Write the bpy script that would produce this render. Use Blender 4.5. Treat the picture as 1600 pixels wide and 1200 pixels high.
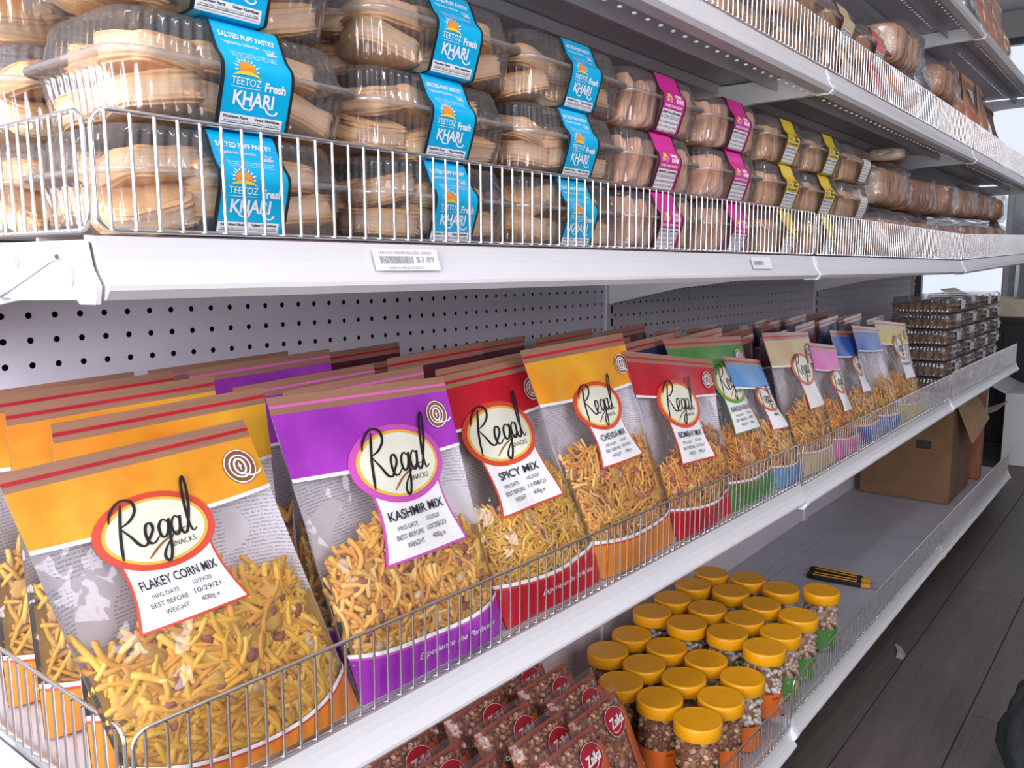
import bpy, math, random
import numpy as np
from mathutils import Vector, Matrix

random.seed(7)
RNG = np.random.RandomState(7)
for o in list(bpy.data.objects):
    bpy.data.objects.remove(o)
SC = bpy.context.scene
COL = SC.collection
PI = math.pi
ZO = 1.0            # height of the middle shelf deck above the floor
L = 1.219           # one gondola section (48 in)

# ------------------------------------------------------------------ camera
F_PX, YAW, PIT = 1317.39, 0.6509, -0.1432
CAM = np.array([-0.2407, -0.9267, -0.0197 + ZO])
PPX, PPY = 837.48, 607.0
cyw, syw, cpi, spi = math.cos(YAW), math.sin(YAW), math.cos(PIT), math.sin(PIT)
FWD = np.array([cyw * cpi, syw * cpi, spi])
RIG = np.array([syw, -cyw, 0.0])
UPV = np.cross(RIG, FWD)
cam = bpy.data.cameras.new('camera')
camo = bpy.data.objects.new('camera', cam)
COL.objects.link(camo)
m = Matrix.Identity(4)
for i in range(3):
    m[i][0], m[i][1], m[i][2], m[i][3] = RIG[i], UPV[i], -FWD[i], CAM[i]
camo.matrix_world = m
cam.sensor_fit = 'HORIZONTAL'
cam.sensor_width = 36.0
cam.lens = F_PX / 1600 * 36
cam.shift_x = -(PPX - 800) / 1600
cam.shift_y = (PPY - 600) / 1600
cam.clip_start = 0.02
cam.clip_end = 60
SC.camera = camo

def at(x, y, X=None, Y=None, Z=None):
    """pixel of the photograph + one known coordinate -> point in the room"""
    r = FWD + RIG * (x - PPX) / F_PX - UPV * (y - PPY) / F_PX
    k, v = [(i, v) for i, v in enumerate((X, Y, Z)) if v is not None][0]
    return CAM + r * (v - CAM[k]) / r[k]

# ------------------------------------------------------------------ view, world, lights
SC.view_settings.view_transform = 'Standard'
SC.view_settings.look = 'None'
SC.view_settings.exposure = 0.0
SC.view_settings.gamma = 1.0
SC.view_settings.use_curve_mapping = False
SC.cycles.max_bounces = 8
SC.cycles.transparent_max_bounces = 24
SC.cycles.caustics_reflective = False
SC.cycles.caustics_refractive = False
W = bpy.data.worlds.new('world')
SC.world = W
W.use_nodes = True
W.node_tree.nodes['Background'].inputs[0].default_value = (0.80, 0.86, 1.0, 1)
W.node_tree.nodes['Background'].inputs[1].default_value = 1.15

def area_light(name, loc, target, sx, sy, power, color):
    l = bpy.data.lights.new(name, 'AREA')
    l.shape = 'RECTANGLE'
    l.size, l.size_y, l.energy, l.color = sx, sy, power, color
    o = bpy.data.objects.new(name, l)
    COL.objects.link(o)
    o.location = loc
    d = Vector(target) - Vector(loc)
    o.rotation_euler = d.to_track_quat('-Z', 'Y').to_euler()
    return o

# daylight entering through the shop front on the left and the one behind the far end
area_light('window_daylight', (-1.93, -.45, 1.35), (0, -.45, 1.35), 2.9, 1.9, 215, (0.97, 0.97, 1.0))
area_light('far_window_daylight', (7.4, -0.9, 1.7), (0, -0.9, 1.5), 3.6, 2.2, 6, (1.0, 0.97, 0.93))
area_light('front_fill_daylight', (-.6, -3.22, 1.95), (0.2, 0, 1.0), 2.4, 1.5, 68, (1.0, 0.93, 0.97))  # added fill from the aisle side for the fronts of the bags

# ------------------------------------------------------------------ mesh helpers
def tag(o, label=None, cat=None, group=None, kind=None):
    if label: o['label'] = label
    if cat: o['category'] = cat
    if group: o['group'] = group
    if kind: o['kind'] = kind
    return o

def empty(name, loc, label=None, cat=None, group=None, rz=0.0):
    o = bpy.data.objects.new(name, None)
    o.empty_display_size = 0.02
    COL.objects.link(o)
    o.location = loc
    o.rotation_euler = (0, 0, rz)
    return tag(o, label, cat, group)

def link(name, me, parent=None, loc=None, rot=None, kind=None, label=None):
    o = bpy.data.objects.new(name, me)
    COL.objects.link(o)
    if parent is not None: o.parent = parent
    if loc is not None: o.location = loc
    if rot is not None: o.rotation_euler = rot
    if kind: o['kind'] = kind
    if label: o['label'] = label
    return o

def np_mesh(name, verts, faces, mat, smooth=False, colors=None):
    """faces: list of index lists or (N,k) array"""
    me = bpy.data.meshes.new(name)
    verts = np.asarray(verts, np.float32).reshape(-1, 3)
    if isinstance(faces, np.ndarray):
        n, k = faces.shape
        loops = faces.astype(np.int32).ravel()
        starts = np.arange(0, n * k, k, dtype=np.int32)
        me.vertices.add(len(verts))
        me.vertices.foreach_set('co', verts.ravel())
        me.loops.add(len(loops))
        me.loops.foreach_set('vertex_index', loops)
        me.polygons.add(n)
        me.polygons.foreach_set('loop_start', starts)
        me.update(calc_edges=True)
    else:
        me.from_pydata(verts.tolist(), [], [list(map(int, f)) for f in faces])
    if mat is not None: me.materials.append(mat)
    if smooth:
        me.polygons.foreach_set('use_smooth', [True] * len(me.polygons))
    if colors is not None:
        a = me.color_attributes.new('Col', 'FLOAT_COLOR', 'POINT')
        c = np.ones((len(verts), 4), np.float32)
        c[:, :3] = colors
        a.data.foreach_set('color', c.ravel())
    me.update()
    return me

class MB:
    """collects simple shapes into one mesh"""
    def __init__(self):
        self.v, self.f = [], []
    def add(self, v, f):
        b = len(self.v)
        self.v += [tuple(map(float, p)) for p in v]
        self.f += [[i + b for i in q] for q in f]
        return self
    def box(self, c, s, rz=0.0, M=None):
        x, y, z = s[0] / 2, s[1] / 2, s[2] / 2
        pts = [Vector((i * x, j * y, k * z)) for i in (-1, 1) for j in (-1, 1) for k in (-1, 1)]
        R = M if M is not None else Matrix.Rotation(rz, 3, 'Z')
        pts = [R @ p + Vector(c) for p in pts]
        return self.add(pts, [(0, 1, 3, 2), (4, 6, 7, 5), (0, 4, 5, 1), (2, 3, 7, 6), (0, 2, 6, 4), (1, 5, 7, 3)])
    def prism(self, poly, axis, a, b):
        """poly: 2D points in the other two axes, extruded from a to b along axis (0,1,2)"""
        n = len(poly)
        def p3(p, t):
            if axis == 0: return (t, p[0], p[1])
            if axis == 1: return (p[0], t, p[1])
            return (p[0], p[1], t)
        v = [p3(p, a) for p in poly] + [p3(p, b) for p in poly]
        f = [list(range(n))[::-1], list(range(n, 2 * n))]
        f += [(i, (i + 1) % n, n + (i + 1) % n, n + i) for i in range(n)]
        return self.add(v, f)
    def tube(self, pts, r, n=6):
        v, f = tubes(np.array([pts], float), r, n)
        return self.add(v, f.tolist())
    def lathe(self, prof, n=24, c=(0, 0, 0)):
        v, f = [], []
        for r, z in prof:
            for k in range(n):
                a = 2 * PI * k / n
                v.append((c[0] + r * math.cos(a), c[1] + r * math.sin(a), c[2] + z))
        for i in range(len(prof) - 1):
            for k in range(n):
                f.append((i * n + k, i * n + (k + 1) % n, (i + 1) * n + (k + 1) % n, (i + 1) * n + k))
        f.append(list(range(n))[::-1])
        f.append(list(range((len(prof) - 1) * n, len(prof) * n)))
        return self.add(v, f)
    def mesh(self, name, mat, smooth=False):
        return np_mesh(name, self.v, self.f, mat, smooth)
    def build(self, name, mat, parent=None, smooth=False, bevel=0, kind=None, label=None, loc=None, rot=None):
        o = link(name, self.mesh(name, mat, smooth), parent, loc, rot, kind, label)
        if bevel:
            b = o.modifiers.new('bevel', 'BEVEL')
            b.width, b.segments, b.limit_method = bevel, 2, 'ANGLE'
        return o

def tubes(P, r, k=6, caps=True):
    """P (N,S,3) centre lines, r scalar / (N,) / (N,S) -> verts, quads"""
    N, S, _ = P.shape
    r = np.broadcast_to(np.asarray(r, float).reshape((-1, 1) if np.ndim(r) == 1 else np.shape(r)), (N, S)) if np.ndim(r) else np.full((N, S), r)
    T = np.gradient(P, axis=1)
    T /= np.linalg.norm(T, axis=2, keepdims=True) + 1e-12
    ref = np.zeros_like(T)
    t0 = np.abs(T).mean(axis=1)
    ax = np.argmin(t0, axis=1)
    ref[np.arange(N), :, ax] = 1
    A = np.cross(T, ref); A /= np.linalg.norm(A, axis=2, keepdims=True) + 1e-12
    B = np.cross(T, A)
    ang = np.arange(k) * 2 * PI / k
    V = P[:, :, None, :] + r[:, :, None, None] * (np.cos(ang)[None, None, :, None] * A[:, :, None, :] + np.sin(ang)[None, None, :, None] * B[:, :, None, :])
    V = V.reshape(-1, 3)
    idx = np.arange(N * S * k).reshape(N, S, k)
    a = idx[:, :-1, :]; b = np.roll(a, -1, axis=2); d = idx[:, 1:, :]; c = np.roll(d, -1, axis=2)
    Fq = np.stack([a, b, c, d], axis=-1).reshape(-1, 4)
    return V, Fq

def grid_mesh(fn, nu, nv, u0=0, u1=1, v0=0, v1=1, wrap=False):
    u = np.linspace(u0, u1, nu); v = np.linspace(v0, v1, nv)
    U, V = np.meshgrid(u, v, indexing='ij')
    P = fn(U.ravel(), V.ravel())
    i = np.arange(nu * nv).reshape(nu, nv)
    Fq = np.stack([i[:-1, :-1], i[1:, :-1], i[1:, 1:], i[:-1, 1:]], axis=-1).reshape(-1, 4)
    return P, Fq

def join(parts):
    V, Fs, n = [], [], 0
    for v, f in parts:
        V.append(np.asarray(v, float).reshape(-1, 3)); Fs += [[i + n for i in q] for q in (f.tolist() if isinstance(f, np.ndarray) else f)]
        n += len(V[-1])
    return np.concatenate(V), Fs

def dup(root, loc, label=None, group=None, skip=(), rz=None, keep=None):
    r = root.copy(); COL.objects.link(r); r.location = loc
    if rz is not None: r.rotation_euler = (0, 0, rz)
    if label: r['label'] = label
    if group: r['group'] = group
    for ch in list(root.children):
        base = ch.name.split('.')[0]
        if base in skip or (keep is not None and base not in keep): continue
        c = ch.copy(); COL.objects.link(c); c.parent = r
        for g in ch.children:
            if g.name.split('.')[0] in skip: continue
            d = g.copy(); COL.objects.link(d); d.parent = c
    return r

# ------------------------------------------------------------------ materials
def new_mat(name):
    m = bpy.data.materials.new(name); m.use_nodes = True
    nt = m.node_tree
    return m, nt, nt.nodes['Principled BSDF'], nt.nodes['Material Output']

def noise_node(nt, scale, detail=4, rough=0.55, coord='Object', stretch=None):
    tc = nt.nodes.new('ShaderNodeTexCoord')
    mp = nt.nodes.new('ShaderNodeMapping')
    if stretch: mp.inputs['Scale'].default_value = stretch
    nt.links.new(tc.outputs[coord], mp.inputs[0])
    n = nt.nodes.new('ShaderNodeTexNoise')
    n.inputs['Scale'].default_value = scale
    n.inputs['Detail'].default_value = detail
    n.inputs['Roughness'].default_value = rough
    nt.links.new(mp.outputs[0], n.inputs['Vector'])
    return n

def mat_plain(name, col, rough=0.5, metal=0.0, var=0.06, scale=30, bump=0.0, bscale=None, spec=0.5, coat=0.0, col2=None, stretch=None, lo=0.35, hi=0.65):
    m, nt, b, out = new_mat(name)
    b.inputs['Roughness'].default_value = rough
    b.inputs['Metallic'].default_value = metal
    b.inputs['Specular IOR Level'].default_value = spec
    b.inputs['Coat Weight'].default_value = coat
    b.inputs['Coat Roughness'].default_value = 0.08
    n = noise_node(nt, scale, stretch=stretch)
    cr = nt.nodes.new('ShaderNodeValToRGB')
    c2 = col2 if col2 else tuple(max(0, c * (1 - 2 * var)) for c in col)
    c1 = col if col2 else tuple(min(1, c * (1 + var)) for c in col)
    cr.color_ramp.elements[0].position = lo; cr.color_ramp.elements[1].position = hi
    cr.color_ramp.elements[0].color = (*c2, 1); cr.color_ramp.elements[1].color = (*c1, 1)
    nt.links.new(n.outputs['Fac'], cr.inputs[0]); nt.links.new(cr.outputs[0], b.inputs['Base Color'])
    if bump:
        n2 = noise_node(nt, bscale or scale * 2, stretch=stretch)
        bp = nt.nodes.new('ShaderNodeBump'); bp.inputs['Strength'].default_value = bump; bp.inputs['Distance'].default_value = 0.003
        nt.links.new(n2.outputs['Fac'], bp.inputs['Height']); nt.links.new(bp.outputs[0], b.inputs['Normal'])
    return m

def mat_attr(name, rough=0.5, bump=0.25, bscale=400, spec=0.35, stretch=None, cscale=120):
    m, nt, b, out = new_mat(name)
    at_ = nt.nodes.new('ShaderNodeAttribute'); at_.attribute_name = 'Col'
    n = noise_node(nt, cscale, 3, stretch=stretch)
    mx = nt.nodes.new('ShaderNodeMixRGB'); mx.blend_type = 'MULTIPLY'; mx.inputs[0].default_value = 0.5
    cr = nt.nodes.new('ShaderNodeValToRGB'); cr.color_ramp.elements[0].color = (.82, .74, .64, 1); cr.color_ramp.elements[1].color = (1, 1, 1, 1)
    cr.color_ramp.elements[0].position = .3; cr.color_ramp.elements[1].position = .6
    nt.links.new(n.outputs['Fac'], cr.inputs[0]); nt.links.new(at_.outputs['Color'], mx.inputs[1]); nt.links.new(cr.outputs[0], mx.inputs[2])
    nt.links.new(mx.outputs[0], b.inputs['Base Color'])
    b.inputs['Roughness'].default_value = rough; b.inputs['Specular IOR Level'].default_value = spec
    n2 = noise_node(nt, bscale, 3, stretch=stretch)
    bp = nt.nodes.new('ShaderNodeBump'); bp.inputs['Strength'].default_value = bump; bp.inputs['Distance'].default_value = 0.001
    nt.links.new(n2.outputs['Fac'], bp.inputs['Height']); nt.links.new(bp.outputs[0], b.inputs['Normal'])
    return m

def mat_film(name, tint=(0.97, 0.97, 0.98), base=0.05, top=0.6, rough=0.06, bump=0.5, bscale=22, haze=0.02, stretch=None):
    """thin clear plastic: mostly transparent, glossy at grazing angles, a little milky"""
    m, nt, b, out = new_mat(name)
    nt.nodes.remove(b)
    tr = nt.nodes.new('ShaderNodeBsdfTransparent'); tr.inputs[0].default_value = (*tint, 1)
    gl = nt.nodes.new('ShaderNodeBsdfGlossy'); gl.inputs['Roughness'].default_value = rough
    df = nt.nodes.new('ShaderNodeBsdfDiffuse'); df.inputs[0].default_value = (.9, .9, .92, 1)
    lw = nt.nodes.new('ShaderNodeLayerWeight'); lw.inputs['Blend'].default_value = 0.25
    mr = nt.nodes.new('ShaderNodeMapRange'); mr.inputs['To Min'].default_value = base; mr.inputs['To Max'].default_value = top
    n = noise_node(nt, bscale, 2.5, 0.5, stretch=stretch)
    bp = nt.nodes.new('ShaderNodeBump'); bp.inputs['Strength'].default_value = bump; bp.inputs['Distance'].default_value = 0.012
    nt.links.new(n.outputs['Fac'], bp.inputs['Height'])
    nt.links.new(bp.outputs[0], gl.inputs['Normal']); nt.links.new(bp.outputs[0], lw.inputs['Normal'])
    nt.links.new(lw.outputs['Fresnel'], mr.inputs['Value'])
    m1 = nt.nodes.new('ShaderNodeMixShader'); m1.inputs[0].default_value = haze
    m2 = nt.nodes.new('ShaderNodeMixShader')
    nt.links.new(tr.outputs[0], m1.inputs[1]); nt.links.new(df.outputs[0], m1.inputs[2])
    nt.links.new(mr.outputs[0], m2.inputs[0]); nt.links.new(m1.outputs[0], m2.inputs[1]); nt.links.new(gl.outputs[0], m2.inputs[2])
    nt.links.new(m2.outputs[0], out.inputs['Surface'])
    return m

M = {}
M['white'] = mat_plain('white_steel', (0.80, 0.80, 0.82), 0.32, var=0.015, scale=6)
M['deck'] = mat_plain('deck_steel', (0.70, 0.69, 0.73), 0.42, var=0.03, scale=8)
M['shaded_base_deck'] = mat_plain('shaded_base_deck_steel', (0.44, 0.44, 0.49), 0.42, var=0.04, scale=8)  # same steel as deck, with the bottom level's shade put into its colour
M['panel'] = mat_plain('panel_steel', (0.74, 0.70, 0.77), 0.5, var=0.03, scale=5)
M['rail'] = mat_plain('price_rail_plastic', (0.69, 0.69, 0.71), 0.35, var=0.01, scale=6, coat=0.05)
M['clip'] = mat_plain('clear_clip', (0.86, 0.90, 0.95), 0.2, var=0.01, coat=0.4)
M['chrome'] = mat_plain('chrome_wire', (0.90, 0.89, 0.90), 0.27, 1.0, var=0.02)
M['black'] = mat_plain('black', (0.012, 0.012, 0.014), 0.5, var=0.1)
M['dark'] = mat_plain('dark_backing', (0.02, 0.02, 0.025), 0.8, var=0.1)
M['hole'] = mat_plain('hole_grey', (0.30, 0.30, 0.34), 0.6)
M['floor'] = None
M['wall'] = mat_plain('painted_wall', (0.42, 0.40, 0.40), 0.8, var=0.02, scale=3)
M['ceil'] = mat_plain('ceiling_tile', (0.60, 0.58, 0.60), 0.9, var=0.02, scale=9)
M['film'] = mat_film('clear_bag_film', base=0.06, top=0.40, rough=0.05, bump=1.0, bscale=17, haze=0.035)
M['film_far'] = mat_film('crinkled_bag_film', base=0.06, top=0.42, rough=0.12, bump=0.8, bscale=45, haze=0.04)
M['shell'] = mat_film('clamshell_plastic', tint=(0.965, 0.955, 0.955), base=0.07, top=0.55, rough=0.07, bump=0.12, bscale=30, haze=0.055)
M['flange'] = mat_film('clamshell_flange', tint=(0.95, 0.94, 0.94), base=0.12, top=0.8, rough=0.12, bump=0.2, bscale=40, haze=0.16)
M['paper'] = mat_plain('white_print', (0.86, 0.86, 0.87), 0.45, var=0.01, coat=0.15)
M['ink'] = mat_plain('black_print', (0.012, 0.012, 0.015), 0.45, var=0.05)
M['grey_ink'] = mat_plain('grey_print', (0.33, 0.33, 0.36), 0.5)
M['white_ink'] = mat_plain('white_ink', (0.88, 0.88, 0.90), 0.45, var=0.01)
M['sticks'] = mat_attr('fried_snack', 0.5)
M['pastry'] = mat_attr('baked_pastry', 0.6, bump=1.0, bscale=45, spec=0.25, stretch=(1, 1, 9), cscale=38)
M['zip'] = mat_plain('zip_strip', (0.36, 0.19, 0.12), 0.28, var=0.05, scale=20, stretch=(.3, .3, 14), coat=0.3)

def ink(name, col, rough=0.35, coat=0.3, **k):
    M[name] = mat_plain(name, col, rough, var=k.pop('var', 0.03), coat=coat * .35, **k)
    return M[name]
ink('cyan', (0.0, 0.43, 0.74)); ink('magenta', (0.62, 0.02, 0.28)); ink('yellow_sleeve', (0.72, 0.55, 0.03))
ink('orange_print', (0.86, 0.50, 0.03), scale=11, col2=(0.78, 0.26, 0.015)); ink('purple_print', (0.46, 0.06, 0.58), scale=11, col2=(0.30, 0.025, 0.42))
ink('red_print', (0.66, 0.012, 0.03), scale=11, col2=(0.42, 0.008, 0.02)); ink('green_print', (0.10, 0.30, 0.05), scale=11, col2=(0.05, 0.20, 0.03))
ink('lightblue_print', (0.12, 0.33, 0.66)); ink('tan_print', (0.66, 0.50, 0.27)); ink('pink_print', (0.75, 0.16, 0.48)); ink('blue_print', (0.03, 0.12, 0.46)); ink('yellow_print', (0.70, 0.55, 0.02))
ink('maroon_print', (0.10, 0.015, 0.03)); ink('darkblue_print', (0.02, 0.04, 0.13))
ink('gold', (0.80, 0.50, 0.06)); ink('cream', (0.80, 0.80, 0.66)); ink('ring_red', (0.66, 0.07, 0.04)); ink('ring_purple', (0.58, 0.09, 0.46)); ink('ring_green', (0.12, 0.34, 0.05)); ink('brown_ink', (0.26, 0.12, 0.04)); ink('seal_brown', (0.26, 0.11, 0.05))
ink('sun_orange', (0.86, 0.28, 0.03)); ink('sun_yellow', (0.86, 0.62, 0.04))
ink('orange_base', (0.76, 0.25, 0.03))
ink('lid', (0.80, 0.36, 0.005), rough=0.35, coat=0.2); ink('jar_orange', (0.74, 0.16, 0.02)); ink('jar_green', (0.09, 0.28, 0.06))
ink('pouch_orange', (0.50, 0.12, 0.04)); ink('pouch_red', (0.42, 0.012, 0.025)); ink('pouch_rose', (0.60, 0.20, 0.22)); ink('pack_red', (0.70, 0.10, 0.09))
M['card'] = mat_plain('cardboard', (0.20, 0.11, 0.055), 0.85, var=0.06, scale=12)
M['whitebox'] = mat_plain('white_carton', (0.74, 0.73, 0.75), 0.7, var=0.02, scale=8)
M['wood'] = mat_plain('red_wood', (0.30, 0.10, 0.05), 0.55, var=0.12, scale=14, stretch=(4, 4, .4))
M['foil'] = mat_plain('silver_foil', (0.80, 0.82, 0.86), 0.2, 1.0, var=0.05, bump=1.0, bscale=60)
M['cutter_y'] = mat_plain('cutter_yellow', (0.72, 0.36, 0.03), 0.4)
M['clear_jar'] = mat_film('jar_plastic', base=0.03, top=0.4, rough=0.05, bump=0.05, haze=0.015)
M['rose_film'] = mat_film('rose_tinted_film', tint=(0.95, 0.78, 0.75), base=0.05, top=0.5, rough=0.12, bump=0.5, bscale=25, haze=0.05)

def mat_printed(name, base, line, sc=420.0, dens=0.45):
    """inside of the bag's back: pale print with rows of small grey type and a few table rules"""
    m, nt, b, out = new_mat(name)
    tc = nt.nodes.new('ShaderNodeTexCoord'); mp = nt.nodes.new('ShaderNodeMapping')
    nt.links.new(tc.outputs['Object'], mp.inputs[0])
    wv = nt.nodes.new('ShaderNodeTexWave'); wv.bands_direction = 'Z'; wv.inputs['Scale'].default_value = sc / 10
    wv.inputs['Distortion'].default_value = 0.0
    nt.links.new(mp.outputs[0], wv.inputs[0])
    ns = nt.nodes.new('ShaderNodeTexNoise'); ns.inputs['Scale'].default_value = 700; ns.inputs['Detail'].default_value = 1
    nt.links.new(mp.outputs[0], ns.inputs['Vector'])
    big = nt.nodes.new('ShaderNodeTexNoise'); big.inputs['Scale'].default_value = 16; big.inputs['Detail'].default_value = 1
    nt.links.new(mp.outputs[0], big.inputs['Vector'])
    t1 = nt.nodes.new('ShaderNodeMath'); t1.operation = 'GREATER_THAN'; t1.inputs[1].default_value = 0.55; nt.links.new(wv.outputs['Fac'], t1.inputs[0])
    t2 = nt.nodes.new('ShaderNodeMath'); t2.operation = 'GREATER_THAN'; t2.inputs[1].default_value = 0.46; nt.links.new(ns.outputs['Fac'], t2.inputs[0])
    t3 = nt.nodes.new('ShaderNodeMath'); t3.operation = 'GREATER_THAN'; t3.inputs[1].default_value = dens; nt.links.new(big.outputs['Fac'], t3.inputs[0])
    mu = nt.nodes.new('ShaderNodeMath'); mu.operation = 'MULTIPLY'; nt.links.new(t1.outputs[0], mu.inputs[0]); nt.links.new(t2.outputs[0], mu.inputs[1])
    mu2 = nt.nodes.new('ShaderNodeMath'); mu2.operation = 'MULTIPLY'; nt.links.new(mu.outputs[0], mu2.inputs[0]); nt.links.new(t3.outputs[0], mu2.inputs[1])
    mx = nt.nodes.new('ShaderNodeMixRGB'); mx.inputs[1].default_value = (*base, 1); mx.inputs[2].default_value = (*line, 1)
    nt.links.new(mu2.outputs[0], mx.inputs[0]); nt.links.new(mx.outputs[0], b.inputs['Base Color'])
    b.inputs['Roughness'].default_value = 0.4
    return m
M['back_print'] = mat_printed('bag_back_print', (0.90, 0.87, 0.92), (0.52, 0.50, 0.57), 1000, 0.40)
M['small_print'] = mat_printed('small_print', (0.80, 0.80, 0.82), (0.32, 0.32, 0.36), 600, 0.3)

def mat_floor():
    m, nt, b, out = new_mat('vinyl_plank')
    n = noise_node(nt, 5, 6, 0.65, stretch=(0.35, 4.5, 1))
    n2 = noise_node(nt, 30, 5, 0.7, stretch=(0.25, 6, 1))
    cr = nt.nodes.new('ShaderNodeValToRGB')
    cr.color_ramp.elements[0].color = (0.060, 0.050, 0.045, 1); cr.color_ramp.elements[1].color = (0.15, 0.125, 0.11, 1)
    cr.color_ramp.elements[0].position = .3; cr.color_ramp.elements[1].position = .7
    mx = nt.nodes.new('ShaderNodeMixRGB'); mx.inputs[0].default_value = .55
    nt.links.new(n.outputs['Fac'], mx.inputs[1]); nt.links.new(n2.outputs['Fac'], mx.inputs[2]); nt.links.new(mx.outputs[0], cr.inputs[0])
    nt.links.new(cr.outputs[0], b.inputs['Base Color'])
    b.inputs['Roughness'].default_value = 0.42
    bp = nt.nodes.new('ShaderNodeBump'); bp.inputs['Strength'].default_value = .2; bp.inputs['Distance'].default_value = .002
    nt.links.new(n2.outputs['Fac'], bp.inputs['Height']); nt.links.new(bp.outputs[0], b.inputs['Normal'])
    return m
M['floor'] = mat_floor()

# ------------------------------------------------------------------ lettering
_txt = {}
def text2d(s, shear=0.0, bold=0.0, space=1.0):
    """filled letters: verts (x centred, baseline 0, cap height 1) and faces"""
    key = (s, shear, bold, space)
    if key in _txt: return _txt[key]
    c = bpy.data.curves.new('t', 'FONT'); c.body = s; c.shear = shear; c.offset = bold; c.space_character = space
    c.resolution_u = 3; c.align_x = 'CENTER'
    o = bpy.data.objects.new('t', c); COL.objects.link(o)
    dg = bpy.context.evaluated_depsgraph_get(); dg.update()
    e = o.evaluated_get(dg); me = e.to_mesh()
    v = np.array([tuple(p.co)[:2] for p in me.vertices]) / 0.73 if len(me.vertices) else np.zeros((0, 2))
    f = [list(p.vertices) for p in me.polygons]
    e.to_mesh_clear(); bpy.data.objects.remove(o); bpy.data.curves.remove(c)
    if len(v): v[:, 0] -= (v[:, 0].min() + v[:, 0].max()) / 2
    _txt[key] = (v, f)
    return _txt[key]

def fit_text(s, cx, base, h, w=None, **k):
    v, f = text2d(s, **k)
    v = v * h
    if w:
        cur = v[:, 0].max() - v[:, 0].min()
        v = v.copy(); v[:, 0] *= w / cur
    return v + np.array([cx, base]), f

def smooth_line(pts, n=6):
    p = np.array(pts, float)
    P = np.vstack([2 * p[0] - p[1], p, 2 * p[-1] - p[-2]])
    out = []
    for i in range(1, len(P) - 2):
        for t in np.linspace(0, 1, n, endpoint=False):
            a, b, c, d = P[i - 1], P[i], P[i + 1], P[i + 2]
            out.append(.5 * ((2 * b) + (-a + c) * t + (2 * a - 5 * b + 4 * c - d) * t * t + (-a + 3 * b - 3 * c + d) * t ** 3))
    out.append(p[-1])
    return np.array(out)

def ribbon(pts, w, n=6, taper=True):
    p = smooth_line(pts, n)
    t = np.gradient(p, axis=0); t /= np.linalg.norm(t, axis=1, keepdims=True) + 1e-9
    nr = np.stack([-t[:, 1], t[:, 0]], 1)
    # broad-nib look: strokes going down are thicker
    ww = w * (0.55 + 0.45 * np.abs(t[:, 1]))
    if taper:
        s = np.linspace(0, 1, len(p)); ww = ww * (0.45 + 0.55 * np.minimum(1, np.minimum(s, 1 - s) * 7))
    a = p + nr * ww[:, None] / 2; b = p - nr * ww[:, None] / 2
    v = np.vstack([a, b]); k = len(p)
    return v, [[i, i + 1, k + i + 1, k + i] for i in range(k - 1)]

REGAL = [[(-.15, 1.45), (.05, 1.95), (.55, 2.35), (1.05, 2.2), (1.12, 1.75), (.8, 1.35), (.3, 1.12)], [(.55, 2.2), (.35, 1.3), (.2, .4), (.12, -.35)],
         [(.3, 1.12), (.7, .6), (1.0, .15), (1.28, .05), (1.5, .3), (1.75, .65), (1.72, .95), (1.5, .98), (1.38, .6), (1.45, .15), (1.7, .05), (2.0, .3)],
         [(2.5, .85), (2.3, 1.0), (2.08, .75), (2.08, .3), (2.28, .18), (2.5, .5), (2.6, .98), (2.52, .3), (2.4, -.5), (2.18, -.95), (2.0, -.7), (2.2, -.3), (2.65, .15)],
         [(3.12, .85), (2.92, 1.0), (2.7, .7), (2.7, .3), (2.9, .12), (3.1, .5), (3.18, .98), (3.1, .35), (3.25, .08), (3.45, .3), (3.75, 1.3), (3.85, 2.3), (3.75, 2.75), (3.6, 2.2), (3.55, .9), (3.65, .12), (3.9, .2)]]
def regal2d(cx, cy, w):
    s = w / 4.1
    parts = []
    for st in REGAL:
        v, f = ribbon(st, 0.155)
        v = v.copy(); v[:, 0] += 0.18 * v[:, 1]
        parts.append(((v - np.array([2.0, .8])) * s + np.array([cx, cy]), f))
    return parts

def flat_join(parts):
    V, Fs, n = [], [], 0
    for v, f in parts:
        V.append(np.asarray(v)); Fs += [[i + n for i in q] for q in f]; n += len(v)
    return np.concatenate(V), Fs

def ellipse2d(cx, cy, a, b, rings=5, seg=36, a0=0.0):
    v, f = [(cx, cy)], []
    for r in range(1, rings + 1):
        for k in range(seg):
            t = 2 * PI * k / seg
            v.append((cx + a * r / rings * math.cos(t), cy + b * r / rings * math.sin(t)))
    for k in range(seg): f.append([0, 1 + k, 1 + (k + 1) % seg])
    for r in range(rings - 1):
        for k in range(seg):
            f.append([1 + r * seg + k, 1 + (r + 1) * seg + k, 1 + (r + 1) * seg + (k + 1) % seg, 1 + r * seg + (k + 1) % seg])
    return np.array(v), f

def ring2d(cx, cy, a, b, w, seg=36):
    v = []
    for q in (1.0, 0.0):
        for k in range(seg):
            t = 2 * PI * k / seg
            v.append((cx + (a - w * (1 - q)) * math.cos(t), cy + (b - w * (1 - q)) * math.sin(t)))
    return np.array(v), [[k, (k + 1) % seg, seg + (k + 1) % seg, seg + k] for k in range(seg)]

def quad2d(x0, x1, y0, y1, nx=6, ny=6):
    P, Fq = grid_mesh(lambda u, v: np.stack([u, v], 1), nx, ny, x0, x1, y0, y1)
    return P, Fq.tolist()

# ================================================================== the room
X0, X1, Y0, Y1, HC = -1.95, 7.5, -3.2, 1.5, 2.95
def struct(o, label, cat):
    return tag(o, label, cat, kind='structure')

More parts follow.
